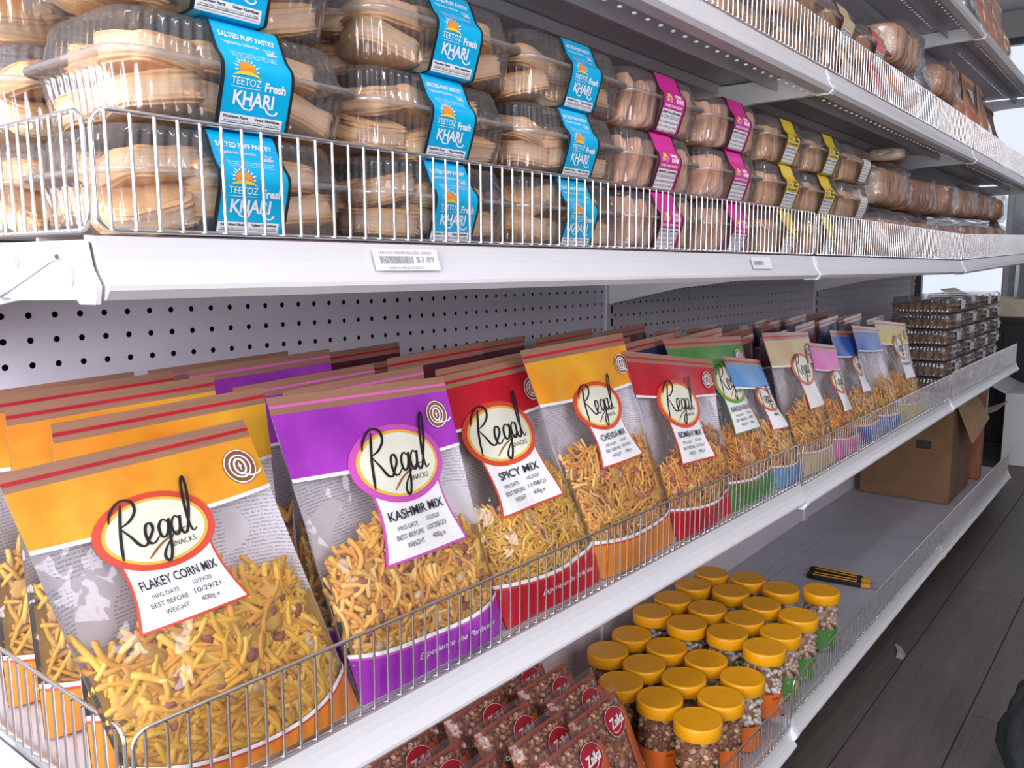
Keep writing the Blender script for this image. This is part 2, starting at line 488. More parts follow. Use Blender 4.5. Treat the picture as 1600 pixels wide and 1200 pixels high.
def wall_with_hole(axis, pos, a0, a1, holes, t):
    """axis 0: wall at x=pos spanning y; axis 1: wall at y=pos spanning x. holes: (s0,s1,z0,z1)"""
    mb = MB()
    def seg(s0, s1, z0, z1):
        if s1 - s0 < 1e-4 or z1 - z0 < 1e-4: return
        if axis == 0: mb.box((pos + t / 2, (s0 + s1) / 2, (z0 + z1) / 2), (abs(t), s1 - s0, z1 - z0))
        else: mb.box(((s0 + s1) / 2, pos + t / 2, (z0 + z1) / 2), (s1 - s0, abs(t), z1 - z0))
    cur = a0
    for s0, s1, z0, z1 in holes:
        seg(cur, s0, 0, HC); seg(s0, s1, 0, z0); seg(s0, s1, z1, HC); cur = s1
    seg(cur, a1, 0, HC)
    return mb

fl = empty('floor', (0, 0, 0)); struct(fl, 'dark wood-look plank floor of the shop aisle', 'floor')
MB().box(((X0 + X1) / 2, (Y0 + Y1) / 2, -0.05), (X1 - X0, Y1 - Y0, 0.092)).build('floor_base', M['dark'], fl)
pw, plen = 0.18, 1.22
pm = MB().box((0, 0, 0), (plen - 0.003, pw - 0.003, 0.008)).mesh('plank', M['floor'])
for j in range(7):
    for i in range(-1, 5):
        x = i * plen + (j % 3) * 0.41 + 0.3
        link('plank', pm, fl, (x, -0.36 - j * pw, -0.004))
MB().box(((X0 + X1) / 2, (Y0 - 1.55) / 2, -0.004), (X1 - X0, Y0 * -1 - 1.55, 0.008)).build('floor_field', M['floor'], fl)
MB().box(((X0 + X1) / 2, (Y1 - 0.26) / 2, -0.004), (X1 - X0, Y1 + 0.26, 0.008)).build('floor_field', M['floor'], fl)

w1 = (-1.9, 1.0, 0.4, 2.3)
w2 = (-2.7, 0.9, 0.6, 2.75)
w3 = (-1.8, 0.6, 1.2, 2.7)  # unseen opening, placed so its light reaches the nearest bags from the front
o = wall_with_hole(0, X0, Y0, Y1, [w1], -0.1).build('wall_left', M['wall']); struct(o, 'painted shop wall with the near shop-front window', 'wall')
o = wall_with_hole(0, X1, Y0, Y1, [w2], 0.1).build('wall_right', M['wall']); struct(o, 'far shop wall around the bright window', 'wall')
o = wall_with_hole(1, Y0, X0, X1, [w3], -0.1).build('wall_front', M['wall']); struct(o, 'shop wall across the aisle from the shelves', 'wall')
o = MB().box(((X0 + X1) / 2, Y1 + 0.05, HC / 2), (X1 - X0, 0.1, HC)).build('wall_back', M['wall']); struct(o, 'wall behind the shelving', 'wall')
o = MB().box(((X0 + X1) / 2, (Y0 + Y1) / 2, HC + 0.05), (X1 - X0 + .2, Y1 - Y0 + .2, 0.1)).build('ceiling', M['ceil']); struct(o, 'white tiled shop ceiling', 'ceiling')
M['pane'] = mat_film('window_glass', base=0.02, top=0.4, rough=0.02, bump=0.0, haze=0.0)
M['frame'] = mat_plain('window_frame', (0.05, 0.05, 0.06), 0.4)
for n, (axis, pos, h, t) in enumerate([(0, X0 - .05, w1, .06), (0, X1 + .05, w2, .06), (1, Y0 - .05, w3, .06)]):
    s0, s1, z0, z1 = h
    r = empty('window_%d' % (n + 1), (pos, (s0 + s1) / 2, z0) if axis == 0 else ((s0 + s1) / 2, pos, z0))
    struct(r, ['near shop-front window left of the shelves', 'bright dark-framed window at the far end of the shop', 'unseen window added across the aisle to light the bag fronts'][n], 'window')
    mb = MB(); w_, h_ = s1 - s0, z1 - z0
    def bar(a, b, zz0, zz1):
        c = (0, (a + b) / 2, (zz0 + zz1) / 2) if axis == 0 else ((a + b) / 2, 0, (zz0 + zz1) / 2)
        s = (t, b - a, zz1 - zz0) if axis == 0 else (b - a, t, zz1 - zz0)
        mb.box(c, s)
    bar(-w_ / 2, w_ / 2, 0, .05); bar(-w_ / 2, w_ / 2, h_ - .05, h_)
    for q in range(5):
        a = -w_ / 2 + q * (w_ - .05) / 4; bar(a, a + .05, 0, h_)
    mb.build('window_frame', M['frame'], r)
    for q in range(4):
        a = -w_ / 2 + .05 + q * (w_ - .05) / 4; b = a + (w_ - .05) / 4 - .05
        c = (0, (a + b) / 2, h_ / 2) if axis == 0 else ((a + b) / 2, 0, h_ / 2)
        s = (.006, b - a, h_ - .1) if axis == 0 else (b - a, .006, h_ - .1)
        MB().box(c, s).build('pane', M['pane'], r)
# put the daylight just outside the openings
for nm, loc in (('window_daylight', (X0 - .16, -.45, 1.35)), ('far_window_daylight', (X1 + .2, -0.9, 1.7)), ('front_fill_daylight', (-.6, Y0 - .16, 1.95))):
    bpy.data.objects[nm].location = loc

mt, nt, b, out = new_mat('lamp_tube')
b.inputs['Emission Color'].default_value = (0.95, 0.93, 1.0, 1); b.inputs['Emission Strength'].default_value = 44.0
M['tube'] = mt
mt, nt, b, out = new_mat('dimmed_lamp_tube')  # farther tubes set weaker so the light falls off along the aisle
b.inputs['Emission Color'].default_value = (0.95, 0.93, 1.0, 1); b.inputs['Emission Strength'].default_value = 4.0
M['tube_dim'] = mt
for k, x in enumerate((0.1, 2.9, 5.7)):
    r = empty('ceiling_light', (x, -1.35, HC), 'white fluorescent ceiling light over the aisle, %s' % ('nearest the camera', 'second along the aisle', 'farthest along the aisle')[k], 'light', 'aisle ceiling lights')
    MB().box((0, 0, -.03), (1.25, .2, .06)).build('housing', M['white'], r)
    for s in (-1, 1):
        MB().tube([(-.6, s * .05, -.075), (.6, s * .05, -.075)], .013, 10).build('lamp_tube', M['tube'] if k == 0 else M['tube_dim'], r)

# ================================================================== gondola shelving
LV = {  # deck height (relative to the middle deck) at left / right end of each section, fence plane
    'TT': dict(z=[(.641, .641)] * 3, fy=-.426), 'T': dict(z=[(.306, .306), (.306, .308), (.308, .308)], fy=-.426),
    'M': dict(z=[(0, 0), (0, .0), (.0, .033)], fy=-.419), 'W': dict(z=[(-.390, -.403), (-.409, -.402), (-.400, -.399)], fy=-.414),
    'B': dict(z=[(-.886, -.872), (-.853, -.845), (-.847, -.850)], fy=-.417)}
NAMES = {'TT': 'topmost', 'T': 'upper', 'M': 'middle', 'W': 'lower', 'B': 'base'}
HOLDS = {('TT', 0): 'above the pastry boxes, top left', ('TT', 1): 'above the tan-sleeved box', ('TT', 2): 'carrying red packs, top right', ('T', 0): 'roofing the blue-sleeved boxes', ('T', 1): 'carrying red packs and foil', ('T', 2): 'carrying the brown bag at far right',
         ('M', 0): 'carrying the blue and pink sleeved boxes', ('M', 1): 'carrying bread in clear bags', ('M', 2): 'sloping up at far right', ('W', 0): 'carrying the four nearest snack bags', ('W', 1): 'carrying the yellow-topped bag', ('W', 2): 'carrying stacked cookie trays',
         ('B', 0): 'carrying the red nut pouches', ('B', 1): 'bare around the box cutters', ('B', 2): 'carrying the cardboard carton'}
def deck_z(lv, X):
    s = min(2, max(0, int(X / L))); a, b_ = LV[lv]['z'][s]
    return ZO + a + (b_ - a) * (X - s * L) / L

def perforated(x0, nx, z0, nz, p, r, seg=12, depth=0.0012):
    """cells of pitch p centred from (x0,z0); hole rim turned back by depth. returns 2D+depth verts"""
    ang = (np.arange(seg) + .5) * 2 * PI / seg
    c, s = np.cos(ang), np.sin(ang)
    mx = np.maximum(abs(c), abs(s))
    sq = np.stack([c / mx, s / mx], 1) * p / 2
    # snap to the four corners
    for cx in (-1, 1):
        for cz in (-1, 1):
            k = np.argmin((sq[:, 0] - cx * p / 2) ** 2 + (sq[:, 1] - cz * p / 2) ** 2); sq[k] = (cx * p / 2, cz * p / 2)
    ci = np.stack([c, s], 1) * r
    loc = np.concatenate([np.c_[sq, np.zeros(seg)], np.c_[ci, np.zeros(seg)], np.c_[ci, np.full(seg, depth)]])
    i = np.arange(seg); j = (i + 1) % seg
    fc = np.concatenate([np.stack([i, j, seg + j, seg + i], 1), np.stack([seg + i, seg + j, 2 * seg + j, 2 * seg + i], 1)])
    gx, gz = np.meshgrid(x0 + np.arange(nx) * p, z0 - np.arange(nz) * p, indexing='ij')
    off = np.stack([gx.ravel(), gz.ravel(), np.zeros(gx.size)], 1)
    V = (off[:, None, :] + loc[None]).reshape(-1, 3)
    Fq = (np.arange(len(off))[:, None, None] * len(loc) + fc[None]).reshape(-1, 4)
    return V, Fq

frame = empty('gondola_rack', (0, 0, 0), 'grey steel gondola frame with pegboard back panels and slotted uprights', 'shelving')
P_ = .0254
slot = MB().box((0, 0, 0), (.006, .002, .016)).mesh('slot', M['dark'])
for s in range(3):
    xa = s * L
    parts = []
    nx, nz = 47, 11
    zt = ZO - .0431
    V, Fq = perforated(xa + .0268, nx, zt, nz, P_, .0034, 16 if s == 0 else 10)
    parts.append((np.stack([V[:, 0], V[:, 2], V[:, 1]], 1), Fq))
    xl, xr = xa + .0268 - P_ / 2, xa + .0268 + (nx - .5) * P_
    zu, zd = zt + P_ / 2, zt - (nz - .5) * P_
    def q(xa_, xb_, za_, zb_): parts.append(([(xa_, 0, za_), (xb_, 0, za_), (xb_, 0, zb_), (xa_, 0, zb_)], [[0, 1, 2, 3]]))
    q(xa, xl, zd, zu); q(xr, xa + L, zd, zu); q(xa, xa + L, zu, 2.0); q(xa, xa + L, .1, zd)
    v, f = join(parts)
    link('back_panel', np_mesh('back_panel', v, f, M['panel']), frame)
    MB().box((xa + L / 2, .03, 1.05), (L, .004, 1.9)).build('rear_liner', M['dark'], frame)
for s in range(4):
    xa = s * L
    up = MB().box((xa, .012, 1.02), (.028, .036, 2.04)).build('upright', M['panel'], frame)
    for k in range(14):
        link('slot', slot, up, (xa + .004, -.0062, ZO - .36 + k * .0254))
MB().box((1.5 * L, .30, 1.0), (3 * L, .46, .9)).build('rear_unit', M['dark'], frame)

LIP = [(-.404, -.001), (-.4175, -.0015), (-.4185, -.008), (-.4205, -.0155), (-.4245, -.0235), (-.4305, -.0305), (-.4308, -.0335), (-.4255, -.0392), (-.406, -.040), (-.406, -.0375), (-.422, -.0350), (-.4180, -.027), (-.4150, -.018), (-.4130, -.006), (-.404, -.005)]
BRK = [(-.404, -.006), (-.404, -.0395), (-.30, -.042), (-.16, -.060), (0, -.095), (0, -.006)]
shelf_of = {}
for lv in ('TT', 'T', 'M', 'W', 'B'):
    for s in range(3):
        za, zb = LV[lv]['z'][s]
        dy = LV[lv]['fy'] + .419
        r = empty('gondola_shelf', (s * L, 0, ZO + za), 'white steel %s shelf %s' % (NAMES[lv], HOLDS[(lv, s)]), 'shelf', 'gondola shelves')
        r.rotation_euler = (0, -math.atan2(zb - za, L), 0)
        shelf_of[(lv, s)] = r
        e = .0015
        # deck: perforated strip near the front (and near the back on the base), plain elsewhere, folded edges
        parts = []
        def qd(xa_, xb_, ya_, yb_): parts.append(([(xa_, ya_, 0), (xb_, ya_, 0), (xb_, yb_, 0), (xa_, yb_, 0)], [[0, 1, 2, 3]]))
        rows = {'W': [-.385], 'M': [-.385], 'B': [-.385, -.115, -.085], 'T': [-.385], 'TT': [-.385, -.30]}[lv]
        ys = -.404
        for yr in rows:
            yr += dy
            V, Fq = perforated(.0268, 46, yr, 1, P_, .0045 if lv != 'B' else .0035, 10, 0.001)
            parts.append((np.stack([V[:, 0], V[:, 1], -V[:, 2]], 1), Fq))
            qd(e, L - e, ys + dy if ys == -.404 else ys, yr - P_ / 2); ys = yr + P_ / 2
            qd(e, .0268 - P_ / 2, yr - P_ / 2, yr + P_ / 2); qd(.0268 + 45.5 * P_, L - e, yr - P_ / 2, yr + P_ / 2)
        qd(e, L - e, ys, -.002)
        v, f = join(parts)
        mb = MB(); mb.add(v, f)
        mb.box((L / 2, -.012, -.02), (L - .004, .004, .036))
        mb.box((L / 2, -.335 + dy, -.014), (L - .008, .003, .026)).box((L / 2, -.200 + dy, -.010), (L - .008, .05, .016))
        mb.build('deck', M['shaded_base_deck' if lv == 'B' else 'deck'], r)
        mb = MB(); mb.prism([(y + dy, z) for y, z in LIP], 0, e, L - e); mb.build('price_rail', M['rail'], r, smooth=False)
        for x in (.004, L - .004):
            bo = MB().prism([(y + (dy if y < -.3 else 0), z) for y, z in BRK], 0, x - .0016, x + .0016).build('bracket', M['white'], r)
        if lv == 'B': MB().box((L / 2, -.30, -.045 - (ZO + za - .1) / 2), (L - .004, .016, ZO + za - .1)).build('kick_plate', M['dark'], r)
        # moulded cover over the rail joint
        mb = MB()
        cov = [(y + dy - .0012 if y < -.407 else y + dy, z - (.002 if z < -.034 else 0)) for y, z in LIP[:9]] + [(-.403 + dy, -.042)]
        mb.prism(cov, 0, -.006, .007)
        if s > 0: mb.build('rail_joint_cover', M['clip'], r)
        if s == 2:
            mb = MB(); mb.prism(cov, 0, L - .006, L + .006); mb.build('rail_end_cap', M['clip'], r)
        if lv in ('T', 'TT'):
            # white tips of the fence hooks poking through below the rail
            tip = MB().lathe([(.0012, 0), (.0030, -.0008), (.0030, -.0022), (.0008, -.003)], 8).mesh('hook_tip', M['white_ink'])
            ntip = 38
            for k in range(ntip):
                link('hook_tip', tip, r, (.04 + k * (L - .08) / (ntip - 1), -.400 + dy, -.0405))

# left end of the middle and lower shelf: end plate with holes and a support rod
for lv in ('M', 'W'):
    r = shelf_of[(lv, 0)]; dy = LV[lv]['fy'] + .419
    mb = MB(); mb.prism([(-.4135 + dy, -.004), (-.4185 + dy, -.020), (-.427 + dy, -.031), (-.424 + dy, -.0415), (-.405 + dy, -.0418), (-.401 + dy, -.039), (-.02, -.043), (-.02, -.004)], 0, -.004, -.0008)
    ep = mb.build('end_plate', M['white'], r)
    mb = MB(); mb.prism([(-.3985, -.0175), (-.3955, -.0205), (-.3925, -.0265), (-.394, -.031), (-.398, -.0315), (-.4005, -.0265)], 0, -.0046, -.004); mb.build('teardrop_hole', M['hole'], ep)
    mb = MB(); mb.prism([(-.3215 + .004 * math.cos(a), -.0163 + .005 * math.sin(a)) for a in np.linspace(0, 2 * PI, 12, endpoint=False)], 0, -.0046, -.004); mb.build('round_hole', M['hole'], ep)
    mb = MB(); mb.tube([(-.0065, -.386, -.0135), (-.0065, -.372, -.0155), (-.0065, -.366, -.0175), (-.0065, -.275, -.044), (-.0065, -.20, -.066)], .0018, 8); mb.build('support_rod', M['clip'], r, smooth=True)

# ---- wire fences
FH = .071
def rounded_frame(x0, x1, z0, z1, rad=.011, n=5):
    pts = []
    for cx, cz, a0 in ((x1 - rad, z1 - rad, 0), (x0 + rad, z1 - rad, PI / 2), (x0 + rad, z0 + rad, PI), (x1 - rad, z0 + rad, 1.5 * PI)):
        for k in range(n + 1):
            a = a0 + k * PI / 2 / n; pts.append((cx + rad * math.cos(a), cz + rad * math.sin(a)))
    pts.append(pts[0]); pts.append(pts[1])
    return pts
wire_mesh = MB().tube([(0, 0, .001), (0, 0, FH - .001)], .00115, 6).mesh('wire', M['chrome'])
for p in wire_mesh.polygons: p.use_smooth = True
def fence(root, length, single, ax):
    """ax 0: runs along +x, ax 1: runs along +y from the root"""
    pts = rounded_frame(.004, length - .004, 0.0012, FH)
    P3 = [(p[0], 0, p[1]) if ax == 0 else (0, p[0], p[1]) for p in pts]
    MB().tube(P3, .0016, 8).build('frame_wire', M['chrome'], root, smooth=True)
    n = int(round(length / .01524)); pos = [(k + .75) * length / (n + .5) for k in range(n)]
    off = -.0022
    if single:
        for x in pos: link('wire', wire_mesh, root, (x, off, 0) if ax == 0 else (off, x, 0))
    else:
        pts = np.array([[(x, off, .001), (x, off, FH - .001)] if ax == 0 else [(off, x, .001), (off, x, FH - .001)] for x in pos])
        v, f = tubes(pts, .00115, 5)
        link('wire_grid', np_mesh('wire_grid', v, f, M['chrome'], True), root, kind='stuff')
for lv in ('T', 'M', 'W', 'B'):
    for s in range(3):
        za, zb = LV[lv]['z'][s]
        r = empty('wire_fence', (s * L, LV[lv]['fy'] + .0025, ZO + za + .0008), 'chrome wire fence along the front of the %s shelf, %s' % (NAMES[lv], ['nearest section', 'second section', 'farthest section'][s]), 'wire fence', 'front wire fences')
        r.rotation_euler = (0, -math.atan2(zb - za, L), 0)
        fence(r, L, s == 0, 0)
for lv in ('M', 'W'):
    r = empty('wire_fence', (.004, LV[lv]['fy'] + .008, ZO + LV[lv]['z'][0][0] + .0008), 'chrome wire fence closing the left end of the %s shelf' % NAMES[lv], 'wire fence', 'end wire fences')
    fence(r, .40, True, 1)

# ================================================================== pastry boxes on the middle shelf
def rrect(a, b, r, n):
    """n points along a rounded rectangle (half sizes a,b), with outward normals and arc length"""
    segs = []
    st = [(a - r, -b, -(a - r) * -2, 'x')]
    per = 4 * (a - r) + 4 * (b - r) + 2 * PI * r
    s = np.linspace(0, per, n, endpoint=False)
    P = np.zeros((n, 2)); N = np.zeros((n, 2))
    lens = [2 * (a - r), PI * r / 2, 2 * (b - r), PI * r / 2] * 2
    cum = np.concatenate([[0], np.cumsum(lens)])
    starts = [(-(a - r), -b), None, (a, -(b - r)), None, (a - r, b), None, (-a, b - r), None]
    dirs = [(1, 0), None, (0, 1), None, (-1, 0), None, (0, -1), None]
    ctr = [None, (a - r, -(b - r)), None, (a - r, b - r), None, (-(a - r), b - r), None, (-(a - r), -(b - r))]
    for i in range(n):
        k = min(7, np.searchsorted(cum, s[i], 'right') - 1); t = s[i] - cum[k]
        if k % 2 == 0:
            P[i] = np.array(starts[k]) + np.array(dirs[k]) * t; N[i] = (dirs[k][1], -dirs[k][0])
        else:
            a0 = -PI / 2 + (k // 2) * PI / 2 + t / r; N[i] = (math.cos(a0), math.sin(a0)); P[i] = np.array(ctr[k]) + N[i] * r
    return P, N, s

def clam_mesh(name, a, b, ab, bb, at_, bt, hb, hl, mat, pleat=.0030, per=.0090, n=420):
    """base flares from (ab,bb) to the flange (a,b) and the lid closes to (at_,bt); pleated walls"""
    loops = []
    def loop(A, B, z, amp, r=.022):
        P, N, s = rrect(A, B, min(r, B * .6), n)
        m = (np.abs(P[:, 0]) > A * .34).astype(float)
        off = amp * (np.cos(np.round(s[-1] / per) * 2 * PI * s / (s[-1] + s[1])) - 1) * .5 * m
        return np.c_[P + N * off[:, None], np.full(n, z)]
    i = lambda t, p, q: p + (q - p) * t
    base = [loop(ab * .93, bb * .9, .001, 0), loop(ab, bb, .003, 0)]
    for t in (.15, .5, .85): base.append(loop(i(t, ab, a - .006), i(t, bb, b - .006), i(t, .003, hb - .002), pleat))
    base += [loop(a - .006, b - .006, hb - .0015, 0), loop(a, b, hb - .0008, 0), loop(a, b, hb + .0012, 0), loop(a - .006, b - .006, hb + .002, 0)]
    for t in (.12, .5, .88): base.append(loop(i(t, a - .006, at_), i(t, b - .006, bt), hb + i(t, .002, hl - .004), pleat))
    base += [loop(at_ - .002, bt - .002, hb + hl - .0015, 0), loop(at_ * .93, bt * .9, hb + hl, 0)]
    V = np.concatenate(base); R = len(base)
    idx = np.arange(R * n).reshape(R, n)
    p = idx[:-1]; q = np.roll(p, -1, 1); s_ = idx[1:]; u = np.roll(s_, -1, 1)
    Fq = np.stack([p, q, u, s_], -1).reshape(-1, 4).tolist()
    Fq.append(idx[0][::-1].tolist()); Fq.append(idx[-1].tolist())
    return np_mesh(name, V, Fq, mat, True)

def flange_mesh(a, b, hb, mat):
    n = 120
    lp = []
    for A, z in ((.0062, -.0016), (-.0006, -.0016), (-.0012, .0002), (-.0006, .0022), (.0062, .0030)):
        P, N, s_ = rrect(a - A, b - A, .022, n); lp.append(np.c_[P, np.full(n, hb + z)])
    V = np.concatenate(lp); idx = np.arange(5 * n).reshape(5, n); p = idx[:-1]; q = np.roll(p, -1, 1); u = idx[1:]; w = np.roll(u, -1, 1)
    return np_mesh('flange', V, np.stack([p, q, w, u], -1).reshape(-1, 4), mat, True)

def blob(nu, nv, ax, e1, e2, seed, layers=0, amp=.06, freq=2.2):
    """superellipsoid with lumps; optional layer ridges along z. returns verts, quads"""
    rs = np.random.RandomState(seed)
    u = np.linspace(-PI, PI, nu, endpoint=False); v = np.linspace(-PI / 2, PI / 2, nv)
    U, V = np.meshgrid(u, v, indexing='ij')
    sp = lambda x, e: np.sign(x) * np.abs(x) ** e
    x = sp(np.cos(V), e1) * sp(np.cos(U), e2); y = sp(np.cos(V), e1) * sp(np.sin(U), e2); z = sp(np.sin(V), e1)
    w = np.zeros_like(x)
    for k in range(7):
        d = rs.normal(size=3) * freq * (1 + k * .35); w += np.sin(d[0] * x + d[1] * y + d[2] * z + rs.rand() * 6) / (1 + k * .5)
    sc = 1 + amp * w / 2
    if layers: sc_xy = sc + .045 * np.sin(z * layers + .8 * np.sin(3 * x + 2 * y + rs.rand() * 6)) * (np.abs(z) < .93)
    else: sc_xy = sc
    P = np.stack([x * sc_xy * ax[0], y * sc_xy * ax[1], z * sc * ax[2]], -1)
    i = np.arange(nu * nv).reshape(nu, nv); j = np.roll(i, -1, 0)
    Fq = np.stack([i[:, :-1], j[:, :-1], j[:, 1:], i[:, 1:]], -1).reshape(-1, 4)
    return P.reshape(-1, 3), Fq, z.ravel(), w.ravel()

def pastry_mesh(name, ax, seed, c_top, c_side, layers=11):
    P, Fq, z, w = blob(44, 44, ax, .35, .45, seed, layers, .09, 2.8)
    t = np.clip(np.abs(z) * 1.5 - .35 + w * .18, 0, 1)[:, None]
    rid = (np.sin(z * layers) > .3).astype(float)[:, None] * (1 - t) * .35
    c = (np.array(c_side) * (1 - t) + np.array(c_top) * t) * (1 - rid * .5)
    return np_mesh(name, P, Fq, M['pastry'], True, c)
KH = [pastry_mesh('pastry', (.031, .025, .0118), 11 + k, (.74, .44, .20), (.86, .62, .42), 26) for k in range(6)]
SW = [pastry_mesh('sweet_puff', (.031, .027, .009), 31 + k, (.80, .46, .30), (.84, .54, .40), 5) for k in range(3)]
CK = [pastry_mesh('cookie', (.026, .026, .0065), 41 + k, (.76, .46, .24), (.66, .36, .18), 2) for k in range(2)]

HB, HL = .0400, .0325
BOXH = HB + HL
SHELL = clam_mesh('clamshell', .101, .0715, .090, .060, .089, .058, HB, HL, M['shell'])
FLANGE = flange_mesh(.101, .0715, HB, M['flange'])
# sleeve: a paper band over the top, down the bulging front and under the box
fr = smooth_line([(-.054, BOXH + .0014), (-.0585, BOXH - .002), (-.0665, HB + .013), (-.0735, HB + .004), (-.0738, HB - .005), (-.0690, HB - .020), (-.0635, .005), (-.0615, .0015)], 8)
prof = np.vstack([[(.060, BOXH + .0014)], fr, [(-.050, .0004), (.05, .0004)]])
fs = np.concatenate([[0], np.cumsum(np.linalg.norm(np.diff(fr, axis=0), axis=1))])
SLEN = fs[-1]
ft = np.gradient(fr, axis=0); ft /= np.linalg.norm(ft, axis=1, keepdims=True); fn_ = np.stack([ft[:, 1], -ft[:, 0]], 1)
def sleeve_pt(t, s, off):
    """t across (m), s down from the lid edge (m)"""
    y = np.interp(s, fs, fr[:, 0]) + off * np.interp(s, fs, fn_[:, 0]); z = np.interp(s, fs, fr[:, 1]) + off * np.interp(s, fs, fn_[:, 1])
    return np.stack([t, y, z], 1)
def sleeve_band(name, x0, x1, mat, off=0.0):
    n = len(prof); V, Fq = [], []
    tt = np.gradient(prof, axis=0); tt /= np.linalg.norm(tt, axis=1, keepdims=True); nn = np.stack([tt[:, 1], -tt[:, 0]], 1)
    q = prof + nn * off
    V = [(x0, y, z) for y, z in q] + [(x1, y, z) for y, z in q]
    return np_mesh(name, V, [[i, n + i, n + i + 1, i + 1] for i in range(n - 1)], mat, True)
def sleeve_print(name, parts, mat, off=.0004):
    """parts in (t, y) with y measured UP from the bottom of the printed front"""
    v, f = flat_join(parts)
    return np_mesh(name, sleeve_pt(v[:, 0], SLEN - v[:, 1], off), f, mat)
SW2 = .030
def sun_parts(cx, cy, r):
    v, f = ellipse2d(cx, cy, r, r, 5, 28)
    v = v.copy(); v[:, 1] = np.maximum(v[:, 1], cy)
    return [(v, f)]
def ray_parts(cx, cy, r):
    out = []
    for k in range(11):
        a = PI * (k + .2) / 10.4; d = np.array([math.cos(a), math.sin(a)]); n = np.array([-d[1], d[0]]); ln = r * (1.75 if k % 2 else 1.5)
        c = np.array([cx, cy]); out.append((np.array([c + d * r * 1.1 + n * r * .09, c + d * ln, c + d * r * 1.1 - n * r * .09]), [[0, 1, 2]]))
    return out
def hill_parts(cx, cy, r):
    pts = np.array([(cx - 1.35 * r, cy - .32 * r), (cx - .8 * r, cy + .02 * r), (cx, cy + .14 * r), (cx + .8 * r, cy + .02 * r), (cx + 1.35 * r, cy - .32 * r)])
    up = smooth_line(pts, 4); lo = up.copy(); lo[:, 1] = cy - .32 * r + (up[:, 1] - (cy - .32 * r)) * .35
    n = len(up)
    return [(np.vstack([up, lo]), [[i, i + 1, n + i + 1, n + i] for i in range(n - 1)])]
S = {}
def make_sleeve(kind):
    d = {}
    col = {'khari': M['cyan'], 'sweet': M['magenta'], 'cookie': M['yellow_sleeve']}[kind]
    d['sleeve'] = sleeve_band('sleeve', -SW2, SW2, col)
    d['edges'] = [sleeve_band('sleeve_edge', -SW2, -SW2 + .0032, M['black'], .0003), sleeve_band('sleeve_edge', SW2 - .0026, SW2, M['black'], .0003)]
    pr = []
    if kind == 'khari':
        pr.append(sleeve_print('sun_emblem', sun_parts(-.0095, .0395, .0068), M['sun_orange']))
        pr.append(sleeve_print('sun_rays', ray_parts(-.0095, .0395, .0068), M['white_ink']))
        pr.append(sleeve_print('sun_hill', hill_parts(-.0095, .0385, .0085), M['sun_yellow'], .0006))
        br = [fit_text('TEETOZ', -.0095, .0303, .0050, .0235), ribbon([(-.0215, .0287), (-.010, .0285), (.002, .0287)], .0007, 4), fit_text('Fresh', .0145, .0285, .0062, .0175, bold=.03)]
        pr.append(sleeve_print('brand_lettering', br, M['white_ink']))
        kh = [fit_text('KHARI', -.002, .0170, .0096, .0330, bold=.03), ribbon([(-.0125, .0172), (-.009, .0145), (-.0045, .0140), (-.0025, .0155), (-.0035, .0165)], .0017, 5), ribbon([(.0075, .0175), (.0105, .0140), (.0150, .0128), (.0180, .0145), (.0172, .0158)], .0017, 5)]
        pr.append(sleeve_print('product_lettering', kh, M['white_ink'], .0005))
        pr.append(sleeve_print('lid_lettering', [fit_text('SALTED PUFF PASTRY', .0, .0665, .0040, .046, bold=.02), fit_text('Vegetarian Selection', -.007, .0615, .0026, .030), fit_text('Net Weight', .0165, .0612, .0018, .010), fit_text('200g', .0175, .0578, .0030, .009, bold=.02)] +
                               [fit_text('Ingredients: Wheat flour, vegetable shortening', .001, .0545, .0012, .038), fit_text('butter, water, salt, sugar', .001, .0525, .0012, .036), fit_text('may contain milk, nuts, soya', .001, .0505, .0012, .037)], M['white_ink']))
        pr.append(sleeve_print('facts_panel', [quad2d(-.0265, .0240, .0005, .0100, 4, 8)], M['paper'], .0004))
        pr.append(sleeve_print('facts_lettering', [fit_text('Nutrition Facts', -.0145, .0072, .0020, .0195, bold=.03), fit_text('Valeur Nutritives', .0110, .0072, .0020, .0210, bold=.03), fit_text('Serving Size 1.0 oz (30g) Per Portion 1.0 oz (30g)', -.001, .0048, .0013, .045)] +
                               [quad2d(-.025, .0225, .0038, .0042, 3, 2), quad2d(-.025, .0225, .0022, .0024, 3, 2)], M['ink'], .0007))
    else:
        wi = M['white_ink'] if kind == 'sweet' else M['ink']
        pr.append(sleeve_print('sun_emblem', sun_parts(-.0125, .0440, .0050) + hill_parts(-.0125, .0435, .0065), M['sun_yellow'] if kind == 'sweet' else M['sun_orange']))
        t1, t2 = ('SWEET', 'KHARI') if kind == 'sweet' else ('Chai', 'Bites')
        pr.append(sleeve_print('brand_lettering', [fit_text('TEETOZ', -.0135, .0375, .0040, .0165), fit_text(t1, .0115, .0440, .0050, .018, bold=.03), fit_text(t2, .0135, .0375, .0055, .018, bold=.03), fit_text('SWEET PUFF PASTRY' if kind == 'sweet' else 'COOKIES', 0, .0310, .0034, .044, bold=.02)], wi))
        pr.append(sleeve_print('facts_panel', [quad2d(-.0255, .0225, .0005, .0285, 4, 10)], M['small_print'], .0004))
        pr.append(sleeve_print('facts_lettering', [fit_text('Nutrition Facts', -.0140, .0245, .0022, .0185, bold=.03), fit_text('Valeur Nutritive', .0105, .0245, .0022, .0195, bold=.03), quad2d(-.0245, .0215, .0205, .0209, 3, 2), quad2d(-.0245, .0215, .0125, .0127, 3, 2)], M['ink'], .0007))
    d['print'] = pr
    return d
for k in ('khari', 'sweet', 'cookie'): S[k] = make_sleeve(k)

